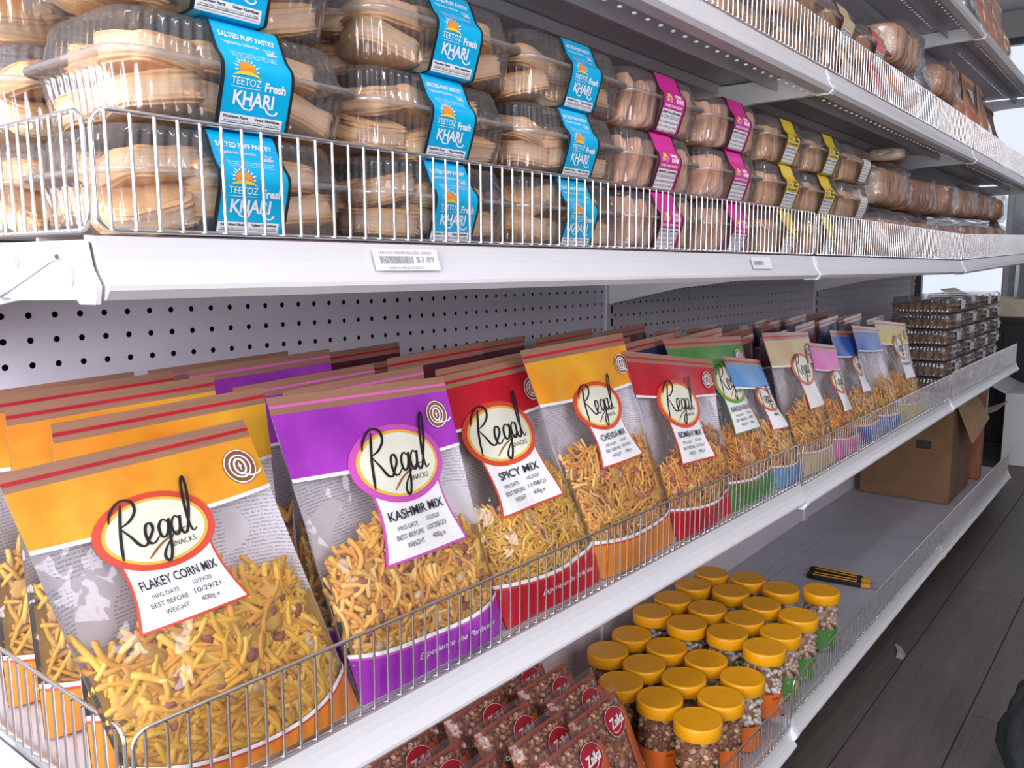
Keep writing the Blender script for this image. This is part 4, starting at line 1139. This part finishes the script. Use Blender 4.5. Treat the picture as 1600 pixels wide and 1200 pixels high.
pos = []
for (x, y), ro in zip(lids, rowi):
    X = at(x, y, Z=ZO - .862 + JH)
    Xb = at(x, y, Z=deck_z('B', X[0]) + JH)
    pos.append([Xb[0], (-.362, -.279, -.196, -.113)[ro] + (.008 if (x, y) == (1281, 921) else 0)])
pos = np.array(pos)
for it in range(200):
    for i in range(len(pos)):
        for j in range(i + 1, len(pos)):
            d = pos[j] - pos[i]; dist = np.linalg.norm(d)
            if dist < .0812: mv = d / dist * (.0812 - dist) / 2; pos[i] -= mv; pos[j] += mv
    pos[:, 1] = np.clip(pos[:, 1], -.366, -.05)
place = ('nearest', 'second', 'third', 'fourth', 'fifth', 'sixth', 'farthest')
rname = ('front row', 'second row', 'third row', 'back row')
cnt = {}
order = sorted(range(len(pos)), key=lambda i: (rowi[i], pos[i][0]))
for i in order:
    x, y = pos[i]; ro = rowi[i]; k = cnt.get(ro, 0); cnt[ro] = k + 1
    zz = max(deck_z('B', x - .03 if abs(x - L) < .04 else x), deck_z('B', x + .03) if abs(x - L) < .04 else 0)
    kind = 0 if k < 2 else (1 if k < 4 else 2)
    green = k >= 4
    r = empty('jar', (x, y, zz + .0008), 'clear jar of nuts with orange lid and %s label, %s in the %s' % ('green' if green else 'orange', place[min(k, 6)], rname[ro]), 'jar', 'orange-lidded jars on the base shelf', random.uniform(-.3, .3))
    link('jar_body', jar_body, r); link('lid', lid_mesh, r); link('nut_mix', contents[kind], r, kind='stuff'); link('nut_core', core, r)
    lb = link('jar_label', band_gr if green else band_or, r)
    link('jar_emblem_face', embf, lb); link('jar_emblem', emb, lb)
    if not green: link('jar_lettering', jt, lb)

# ------------------------------------------------------------------ nut pouches
PW, PH = .132, .215
lean = math.radians(25)
pb = Bag((-PW / 2, 0, 0), (PW / 2, 0, 0), (-PW / 2, PH * math.sin(lean), PH * math.cos(lean)), (PW / 2, PH * math.sin(lean), PH * math.cos(lean)), .024, .010, 77, .0025, [(0, .5), (.2, .9), (.5, 1), (.8, .95), (.92, .6), (.97, .12), (1, 0)])
pgrid = lambda u0, u1, v0, v1, o_=0.0, a=14, b_=12: grid_mesh(lambda p, q: pb.F(u0 + (u1 - u0) * p, v0 + (v1 - v0) * q, np.full(len(p), o_)), a, b_)
pm_film = np_mesh('pouch_film', *pgrid(0, 1, 0, .945), M['rose_film'], True)
pm_top = np_mesh('pouch_seal', *pgrid(0, 1, .945, 1.0), M['rose_film'], True)
rs_ = np.random.RandomState(5)
def print_fn(p, q):
    u = .72 + .28 * p - .05 * np.sin(q * 5); return pb.F(u, .02 + q * .84, np.full(len(p), .0006))
pm_print = np_mesh('pouch_print', *grid_mesh(print_fn, 10, 12), M['pouch_orange'], True)
pm_back = np_mesh('pouch_back', *grid_mesh(lambda p, q: pb.B(p, q * .95), 10, 10), M['pouch_orange'], True)
nn = 700; uu = rs_.uniform(.06, .94, nn); vv = rs_.uniform(.35, .92, nn)
pm_nuts = bits_mesh('nut_mix', pb.F(uu, vv, -rs_.uniform(.0045, .010, nn) * np.clip(np.minimum(uu, 1 - uu) * 10, .3, 1)), .0046, NUTS, 9, 8, 6)
pm_core = np_mesh('nut_core', *grid_mesh(lambda p, q: pb.F(p, q * .89, -.011 * np.clip(np.minimum(p, 1 - p) * 8, .2, 1)), 10, 8), M['brown_ink'], True)
ou, ov = .62, .80
pp = lambda nm, parts, mt_, off, u=ou, v=ov: bag_print(pb, nm, parts, u, v, mt_, off)
pm_oval = pp('brand_oval', [ellipse2d(0, 0, .0285, .0215)], M['pouch_red'], .0012)
pm_ol = pp('oval_outline', [ring2d(0, 0, .0285, .0215, .0006), ribbon([(-.018, -.010), (-.005, -.0145), (.010, -.0110), (.0205, .0), (.021, .008)], .0020)], M['white_ink'], .0016)
pm_z = pp('brand_lettering', [fit_text('Zaika', 0, -.0055, .0140, .0430, shear=.22, bold=.03)], M['white_ink'], .0028)
pm_d = pp('square_mark', [quad2d(-.003, .003, -.003, .003, 3, 3)], M['white_ink'], .0010, .22, .72)
pm_d2 = pp('square_mark_dot', [quad2d(-.0016, .0016, -.0016, .0016, 3, 3)], M['jar_green'], .0013, .22, .72)
pm_w = pp('script_lettering', [fit_text('cious', .0, 0, .012, .05, shear=.3)], M['white_ink'], .0012, .62, .60)
rear_roots = []
pcols = [[(788, 1129), (834, 1148), (889, 1167), (947, 1196)], [(880, 1080), (921, 1097), (962, 1136)], [(657, 1190), (690, 1205), (750, 1225)]]
cn = ('left column', 'right column beside the jars', 'column at the bottom edge')
for c, lst in enumerate(pcols):
    base = None
    for k, (x, y) in enumerate(lst):
        o_ = pb.F(np.array([ou]), np.array([ov]), np.array([0.0]))[0]
        zz = deck_z('B', .7) + .001
        P = at(x, y, Z=zz + o_[2]); root = P - o_
        if base is None: base = np.array([min(root[0], .838 if c == 1 else 9), max(root[1], -.372 + .060 * (len(lst) - 1)), 0])
        root = np.array([base[0] + max(-.03, min(.03, root[0] - base[0])), base[1] - k * .060, deck_z('B', base[0]) + .002])
        root[1] = max(root[1], -.372)
        if k == 0: rear_roots.append((c, root.copy()))
        r = empty('nut_pouch', root, 'red nut pouch with oval emblem, %s, %s' % (cn[c], ('rearmost', 'second from the rear', 'third from the rear', 'frontmost')[k]), 'pouch', 'red nut pouches')
        for nm, me in (('pouch_film', pm_film), ('pouch_seal', pm_top), ('pouch_back', pm_back), ('nut_core', pm_core)): link(nm, me, r)
        link('nut_mix', pm_nuts, r, kind='stuff')
        pr_ = link('pouch_print', pm_print, r)
        ov_ = link('brand_oval', pm_oval, r)
        for nm, me in (('oval_outline', pm_ol), ('brand_lettering', pm_z)): link(nm, me, ov_)
        sq = link('square_mark', pm_d, r); link('square_mark_dot', pm_d2, sq)
        if k == 3: link('script_lettering', pm_w, pr_)
        if k == 0: first_pouch = r
for c, root in rear_roots:
    for k in range(4):
        y = root[1] + .060 * (k + 1)
        if y > -.13: break
        dup(first_pouch, (root[0] + random.uniform(-.01, .01), y, root[2]), 'red nut pouch tucked behind the %s, %s one back' % (cn[c].split(' at ')[0].split(' beside')[0], ('first', 'second', 'third', 'fourth')[k]), 'red nut pouches')

# ------------------------------------------------------------------ box cutters, carton, board
for k, (x, y, rz, lab) in enumerate([(1.945, -.270, .12, 'yellow and black box cutter lying nearer the jars'), (1.985, -.262, .02, 'yellow and black box cutter lying behind the other')]):
    r = empty('box_cutter', (x, y, deck_z('B', x) + .0005), lab, 'box cutter', 'box cutters on the base shelf', rz)
    MB().prism([(-.011, -.055), (.011, -.055), (.012, .06), (.007, .082), (-.007, .082), (-.012, .06)], 2, .001, .014).build('grip', M['black'], r, bevel=.002)
    MB().prism([(-.009, -.079), (.008, -.074), (.011, -.056), (-.011, -.056)], 2, .002, .013).build('nose', M['cutter_y'], r, bevel=.001)
    MB().prism([(-.004, -.098), (.006, -.078), (-.006, -.078)], 2, .006, .0072).build('blade', M['hole'], r)
    for sx in (-1, 1): MB().box((sx * .0085, .01, .0148), (.004, .11, .0016)).build('stripe', M['cutter_y'], r)
cx, cyy, cw, cd, chh = 3.09, -.185, .33, .30, .37
cz = deck_z('B', cx)
r = empty('cardboard_carton', (cx, cyy, cz + .003), 'brown cardboard carton with a torn flap under the lower shelf', 'carton')
t = .005
MB().box((0, 0, t / 2), (cw, cd, t)).build('bottom', M['card'], r)
MB().box((-cw / 2, 0, chh / 2), (t, cd, chh)).build('side_panel', M['card'], r); MB().box((cw / 2, 0, chh / 2), (t, cd, chh)).build('side_panel', M['card'], r)
MB().box((0, cd / 2, chh / 2), (cw, t, chh)).build('side_panel', M['card'], r)
mb = MB(); mb.prism([(-cw / 2, 0), (cw / 2, 0), (cw / 2, chh), (cw * .1, chh), (-.02, chh * .7), (-.05, chh * .95), (-cw / 2, chh)], 1, -cd / 2 - t / 2, -cd / 2 + t / 2); mb.build('front_panel', M['card'], r)
mb = MB(); mb.add([(-cw / 2, -cd / 2, chh), (cw / 2, -cd / 2, chh), (cw / 2 - .02, -cd / 2 - .06, chh - .1), (-cw / 2 + .08, -cd / 2 - .05, chh - .16)], [[0, 1, 2, 3]])
fo = mb.build('torn_flap', mat_plain('cardboard_inside', (.42, .27, .14), .85, var=.06), r); sm = fo.modifiers.new('solid', 'SOLIDIFY'); sm.thickness = .004
MB().box((-cw / 2 - .0035, -.06, chh * .55), (.001, .05, .03)).build('hand_hole', M['black'], r)
r = empty('wooden_board', (3.40, -.27, deck_z('B', 3.4) + .003), 'upright reddish wooden board beside the cardboard carton', 'board')
MB().box((0, 0, .195), (.045, .17, .39)).build('panel', M['wood'], r, bevel=.002)
MB().box((.010, -.088, .32), (.03, .006, .12)).build('tape_wrap', M['flange'], r)

# ================================================================== cookie trays on the lower shelf
TH = .0245 + .0225
TRAY = clam_mesh('tray_shell', .108, .094, .100, .086, .100, .086, .0245, .0225, M['shell'], .0022, .010, 300)
rs_ = np.random.RandomState(21)
gx, gy = np.meshgrid(np.linspace(-.086, .086, 9), np.linspace(-.072, .072, 8))
cpts = np.stack([gx.ravel(), gy.ravel(), np.full(gx.size, .020)], 1) + rs_.uniform(-.003, .003, (gx.size, 3))
cpts = np.concatenate([cpts, cpts * [1, 1, 0] + [0, 0, .010]])
cook = bits_mesh('cookie_bites', cpts, .0115, [(.24, .12, .05), (.30, .16, .07), (.20, .09, .04)], 4, 9, 6)
tl_ = MB().box((.02, -.0925, .0245), (.05, .0006, .026)).mesh('white_label', M['small_print'])
tb_ = MB().box((0, 0, .0055), (.186, .158, .007)).mesh('tray_liner', mat_plain('brown_liner', (.06, .03, .018), .5))
for c in range(4):
    X = 2.60 + c * .225
    for k in range(6):
        zz = deck_z('W', X) + .001 + k * (TH + .0012)
        r = empty('cookie_tray', (X + random.uniform(-.004, .004), -.300 + random.uniform(-.004, .004), zz), 'clear lidded tray of brown cookies, %s stack from the snack bags, %s tray up' % (('first', 'second', 'third', 'fourth')[c], ('lowest', 'second', 'third', 'fourth', 'fifth', 'topmost')[k]), 'cookie tray', 'stacked cookie trays', random.uniform(-.02, .02))
        link('tray_shell', TRAY, r); link('cookie_bites', cook, r, kind='stuff'); link('tray_liner', tb_, r)
        if (c + k) % 2 or c > 1: link('white_label', tl_, r)

# ================================================================== bread in clear bags, packs on the upper shelves
def lump_film(ax, seed, mat):
    P, Fq, z, w = blob(48, 30, ax, .55, .7, seed, 0, .10, 3.4); return np_mesh('bag_film', P, Fq, mat, True)
def slice_mesh(ry, rz_, col, crust, seed):
    P, Fq, z, w = blob(20, 9, (ry, rz_, .0065), .35, .6, seed, 0, .06)
    e = np.clip(np.hypot(P[:, 0] / ry, P[:, 1] / rz_) * 3 - 2, 0, 1)[:, None]
    return np_mesh('slice', P, Fq, M['pastry'], True, np.array(col) * (1 - e) + np.array(crust) * e)
SL = [slice_mesh(.042, .044, (.84, .70, .54), (.50, .27, .15), 3), slice_mesh(.042, .044, (.62, .40, .27), (.42, .21, .12), 4), slice_mesh(.04, .042, (.80, .58, .42), (.50, .26, .15), 6)]
LF = [lump_film((.125, .060, .054), 61 + k, M['film_far']) for k in range(3)]
knot = MB().lathe([(.001, 0), (.010, .002), (.005, .012), (.016, .030), (.020, .036), (.001, .034)], 10)
knot_me = knot.mesh('twisted_end', M['film_far'], True)
def bread_bag(X, Y, Z, label, seed, group='bread bags on the middle shelf', rz=0.0, n=10, sc=1.0):
    r = empty('bread_bag', (X, Y, Z), label, 'bread bag', group, rz)
    rs = np.random.RandomState(seed)
    link('bag_film', LF[seed % 3], r, (0, 0, .053))
    link('twisted_end', knot_me, r, (-.112, 0, .055), (0, -PI / 2, 0))
    for k in range(n):
        link('slice', SL[(seed + (k // 2 if seed % 2 else 0)) % 3], r, (-.092 + k * .184 / (n - 1), rs.uniform(-.004, .004), .0505), (0, PI / 2 + rs.uniform(-.2, .2), rs.uniform(-.1, .1)))
    return r
pl = ('nearest', 'second', 'third', 'fourth', 'fifth', 'sixth')
for lay in range(2):
    for k in range(6):
        X = 1.87 + k * .285 + lay * .03
        bread_bag(X, -.335 + lay * .012, deck_z('M', X) + (.003 if X < 2.3 else .007) + lay * .113, 'clear bag of sliced bread, %s layer, %s from the labelled boxes' % (('lower', 'upper')[lay], pl[k]), 200 + lay * 7 + k, rz=random.uniform(-.12, .12))
flat = bread_bag(2.02, -.30, deck_z('M', 2.02) + .229, 'dark clear bag of bread lying on top of the other bread bags', 219, rz=.3)
flat.scale = (1, 1, .36)
M['brown_bag'] = mat_plain('brown_paper', (.20, .10, .05), .6, var=.15, bump=.4)

def pack(name, X, Y, Z, w, h, bulge, mat, label, cat, group, seed, rz=0.0, lean_=.03, band=None):
    r = empty(name, (X, Y, Z), label, cat, group, rz)
    b_ = Bag((-w / 2, 0, .002), (w / 2, 0, .002), (-w / 2, lean_, h), (w / 2, lean_, h), bulge, bulge, seed, .004)
    P, Fq = grid_mesh(lambda u, v: b_.F(u, v), 22, 20, 0, 1, 0, .93); P2, F2 = grid_mesh(lambda u, v: b_.B(u, v), 22, 20, 0, 1, 0, .93)
    P3, F3 = grid_mesh(lambda a, q: b_.F(a, np.zeros_like(a)) * (1 - q[:, None]) + b_.B(a, np.zeros_like(a)) * q[:, None], 22, 3)
    v_, f_ = join([(P, Fq), (P2, F2), (P3, F3)]); link('pack_body', np_mesh('pack_body', v_, f_, mat, True), r)
    P, Fq = grid_mesh(lambda u, v: b_.F(u, v) + (.003 * np.sin(u * 40))[:, None] * b_.n, 40, 3, 0, 1, .93, 1.0); link('top_seal', np_mesh('top_seal', P, Fq, mat if band is None else band, True), r)
    return r, b_
tz = deck_z('T', 1.0) + .001
for k, X in enumerate((.985, 1.19)):
    for j in range(2):
        pastry_box(X, -.398, tz + j * (BOXH + .002), 'cookie', 'clear unsleeved clamshell on the upper shelf, %s, %s tier' % (('first in view', 'second in view')[k], ('lower', 'upper')[j]), 'clear boxes on the upper shelf', sleeve=False, seed=400 + k * 2 + j)
S['tan'] = dict(S['cookie']); S['tan']['sleeve'] = S['cookie']['sleeve'].copy(); S['tan']['sleeve'].materials[0] = M['tan_print']
S['red'] = dict(S['cookie']); S['red']['sleeve'] = S['cookie']['sleeve'].copy(); S['red']['sleeve'].materials[0] = M['pack_red']
def sleeved(X, Y, Z, key, label, seed):
    r = empty('pastry_box', (X, Y + .0735, Z), label, 'box', 'sleeved boxes on the upper shelf')
    link('clamshell', SHELL, r); link('flange', FLANGE, r); fill_box(r, 'cookie', np.random.RandomState(seed))
    sl = link('sleeve', S[key]['sleeve'], r)
    for p in S[key]['print'][2:]: link(p.name.split('.')[0], p, sl)
    return r
for j in range(2):
    sleeved(1.40, -.398, tz + .002 + j * (BOXH + .002), 'tan', 'clear clamshell in a tan sleeve on the upper shelf, %s one' % ('lower', 'upper')[j], 420 + j)
    sleeved(1.61, -.398, tz + .002 + j * (BOXH + .002), 'red', 'clear clamshell in a red sleeve on the upper shelf, %s one' % ('lower', 'upper')[j], 430 + j)
for k in range(2):
    for j in range(2):
        bread_bag(1.83 + k * .005, -.355 + k * .12, deck_z('T', 1.83) + .002 + j * .1, 'clear bag of rusks on the upper shelf, %s %s' % (('front', 'rear')[k], ('lower', 'upper')[j]), 230 + k * 2 + j, 'bread bags on the upper shelf')
pack('foil_pouch', 2.055, -.385, deck_z('T', 2.08) + .002, .13, .235, .026, M['foil'], 'crinkled silver foil pouch on the upper shelf', 'pouch', None, 71)
pz = deck_z('T', 2.3) + .002
for k in range(2):
    bread_bag(2.29, -.345, pz + k * .1, 'clear bag of brown rusks beside the foil pouch, %s one' % ('lower', 'upper')[k], 240 + k, 'bread bags on the upper shelf')
M['red_pack'] = mat_plain('red_wrapper', (.70, .13, .10), .25, var=.02, scale=7, col2=(.62, .34, .18), coat=.5, lo=.5, hi=.6)
redn = ('first', 'second', 'third')
for k in range(3):
    r, b_ = pack('snack_pack', 2.52 + k * .19, -.375, deck_z('T', 2.6) + .002, .165, .245, .032, M['red_pack'], 'red snack pack on the upper shelf, %s after the foil pouch' % redn[k], 'snack pack', 'red packs on the upper shelf', 81 + k, rz=random.uniform(-.08, .08))
    if k == 1:
        v1, f1 = np.array([(-.03, .03), (.03, .03), (.0, -.02)]), [[0, 2, 1]]
        link('white_flash', np_mesh('white_flash', b_.F(.45 + v1[:, 0] / b_.W, .72 + v1[:, 1] / b_.H, np.full(3, .004)), f1, M['paper']), r)
pack('paper_bag', 3.14, -.36, deck_z('T', 3.0) + .002, .22, .22, .04, M['brown_bag'], 'crumpled brown bag on the upper shelf at far right', 'bag', None, 91)
pack('paper_bag', 3.50, -.345, deck_z('M', 3.5) + .002, .13, .16, .04, M['brown_bag'], 'brown paper bag at the far end of the middle shelf', 'bag', None, 93)
zt = deck_z('TT', 2.5) + .002
pack('foil_pouch', 2.56, -.37, zt, .16, .21, .03, M['foil'], 'crinkled silver foil pouch on the topmost shelf', 'pouch', None, 95)
pack('snack_pack', 2.36, -.36, zt, .17, .22, .03, mat_plain('orange_wrapper', (.74, .34, .12), .3, var=.02, col2=(.70, .62, .52), scale=8, lo=.5, hi=.6), 'orange snack pack left of the foil pouch on the topmost shelf', 'snack pack', None, 96)
for k in range(3): pack('snack_pack', 2.76 + k * .20, -.36, zt, .185, .24, .032, M['red_pack'], 'red snack pack on the topmost shelf, %s from the foil pouch' % redn[k], 'snack pack', 'red packs on the topmost shelf', 97 + k)

# ================================================================== price tags
def price_tag(X, label, lines):
    dy, z0 = 0, deck_z('M', X)
    p0, p1 = np.array([-.4255 - .0006, -.0225]), np.array([-.4192 - .0016, -.0055])
    r = empty('price_tag', (X, 0, z0), label, 'price tag', 'shelf price tags')
    w = .036
    P_at = lambda v, o_: np.stack([v[:, 0], p0[0] + (p1[0] - p0[0]) * v[:, 1] / .019 - o_, p0[1] + (p1[1] - p0[1]) * v[:, 1] / .019], 1)
    v, f = quad2d(-w, w, 0, .019, 2, 2); link('ticket', np_mesh('ticket', P_at(v, .0008), f, M['paper']), r)
    v, f = flat_join(lines); link('ticket_print', np_mesh('ticket_print', P_at(v, .0013), f, M['grey_ink']), r)
bars = []
rs_ = np.random.RandomState(3); xx = -.030
while xx < .006:
    w_ = rs_.choice([.0004, .0007, .001]); bars.append(quad2d(xx, xx + w_, .0062, .0128, 2, 2)); xx += w_ + rs_.choice([.0005, .0008])
Xt = at(637, 425, Y=-.424)[0]
price_tag(Xt, 'white paper ticket with barcode and price on the middle shelf rail', bars + [fit_text('TEETOZ KHARI SALTED 200GM', -.001, .0146, .0026, .060), fit_text('$3.89', .0200, .0075, .0052, .021), fit_text('SURYA FINE FOODS', -.003, .0012, .0024, .040)])
Xt = at(1190, 415, Y=-.424)[0]
price_tag(Xt, 'white barcode ticket near the rail joint of the middle shelf', bars)

# ================================================================== things beyond the end of the shelving
def carton(name, x0, x1, y0, y1, z0, h, mat, label, flaps=True):
    r = empty(name, ((x0 + x1) / 2, (y0 + y1) / 2, z0), label, 'carton')
    w, d = x1 - x0, y1 - y0
    mb = MB().box((0, 0, h / 2), (w, d, h)); mb.build('box_body', mat, r, bevel=.003)
    if flaps:
        for s in (-1, 1):
            mb = MB().add([(-w / 2, s * d / 2, h), (w / 2, s * d / 2, h), (w / 2, s * (d / 2 + .10), h + .05), (-w / 2, s * (d / 2 + .10), h + .05)], [[0, 1, 2, 3]])
            o = mb.build('flap', mat, r); q = o.modifiers.new('solid', 'SOLIDIFY'); q.thickness = .004
    MB().box((0, 0, h + .0008), (w, .05, .0012)).build('tape', M['flange'], r)
    return r
carton('white_carton', 4.46, 4.95, -.85, -.275, 0.001, .36, M['whitebox'], 'large white carton on the floor past the end of the shelves')
carton('white_carton', 4.62, 4.95, -.80, -.42, .366, .28, M['whitebox'], 'smaller white carton stacked on the large one', False)
carton('open_carton', 4.05, 4.38, -.20, .12, .001, .28, mat_plain('pale_carton', (.55, .45, .32), .8), 'pale cardboard carton on the floor behind the wooden board')
r = empty('dark_cabinet', (5.35, -.15, .001), 'black cabinet standing behind the white cartons', 'cabinet')
MB().box((0, 0, .35), (.6, 1.2, .70)).build('cabinet_body', M['black'], r, bevel=.004)
for s in (-1, 1):
    d_ = MB().box((-.305, s * .295, .35), (.012, .57, .64)).build('cabinet_door', M['black'], r, bevel=.002); MB().box((-.316, s * .05, .4), (.01, .012, .1)).build('handle', M['hole'], d_)
carton('cream_carton', 5.15, 5.55, -.50, .1, .7025, .10, mat_plain('cream_carton', (.78, .68, .50), .7), 'flat cream carton on the black cabinet')
r = empty('display_cooler', (6.7, -.30, .001), 'tall pale display cooler at the far end of the shop', 'cooler')
MB().box((0, 0, .85), (.6, .75, 1.7)).build('cooler_body', mat_plain('cooler_grey', (.55, .60, .62), .4), r, bevel=.01)
MB().box((-.306, 0, .95), (.012, .66, 1.3)).build('glass_door', mat_plain('cooler_door', (.35, .40, .44), .15, coat=.5), r, bevel=.003)
MB().box((-.322, .28, .95), (.02, .02, .4)).build('door_handle', M['chrome'], r)

# dark bag standing on the aisle floor at the right edge, litter on the floor
px_, py_ = 1.53, -.79
r = empty('cloth_bag', (px_, py_, .002), 'black cloth bag with knotted handles on the floor at the right edge', 'bag')
P, Fq, z, w = blob(40, 26, (.105, .085, .12), .75, .85, 8, 0, .12, 3); P[:, 2] += .118
P[:, :2] *= (1 - .35 * np.clip((P[:, 2] - .12) / .13, 0, 1))[:, None]
cloth = mat_plain('black_cloth', (.010, .014, .016), .8, var=.2, scale=40, bump=.6)
link('bag_body', np_mesh('bag_body', P, Fq, cloth, True), r)
for sx in (-1, 1): MB().tube(smooth_line([(sx * .03, -.03, .225), (sx * .045, -.04, .265), (sx * .01, -.02, .295), (-sx * .01, .0, .262), (sx * .01, .03, .225)], 6).tolist(), .012, 8).build('handle', cloth, r, smooth=True)
r.scale = (.85, .85, .85)
pt = at(1405, 1018, Z=.001)
r = empty('paper_scrap', (pt[0], pt[1], .0008), 'small torn scrap of paper on the dark floor', 'paper scrap', rz=.3)
mb = MB().add([(-.045, -.006, 0), (-.02, -.014, .003), (.03, -.006, .001), (.05, .006, .0), (.03, .008, .002), (-.01, .004, .004), (-.04, .010, .001)], [[0, 1, 5, 6], [1, 2, 3, 4, 5]])
o = mb.build('scrap', M['grey_ink'], r); q = o.modifiers.new('solid', 'SOLIDIFY'); q.thickness = .0006
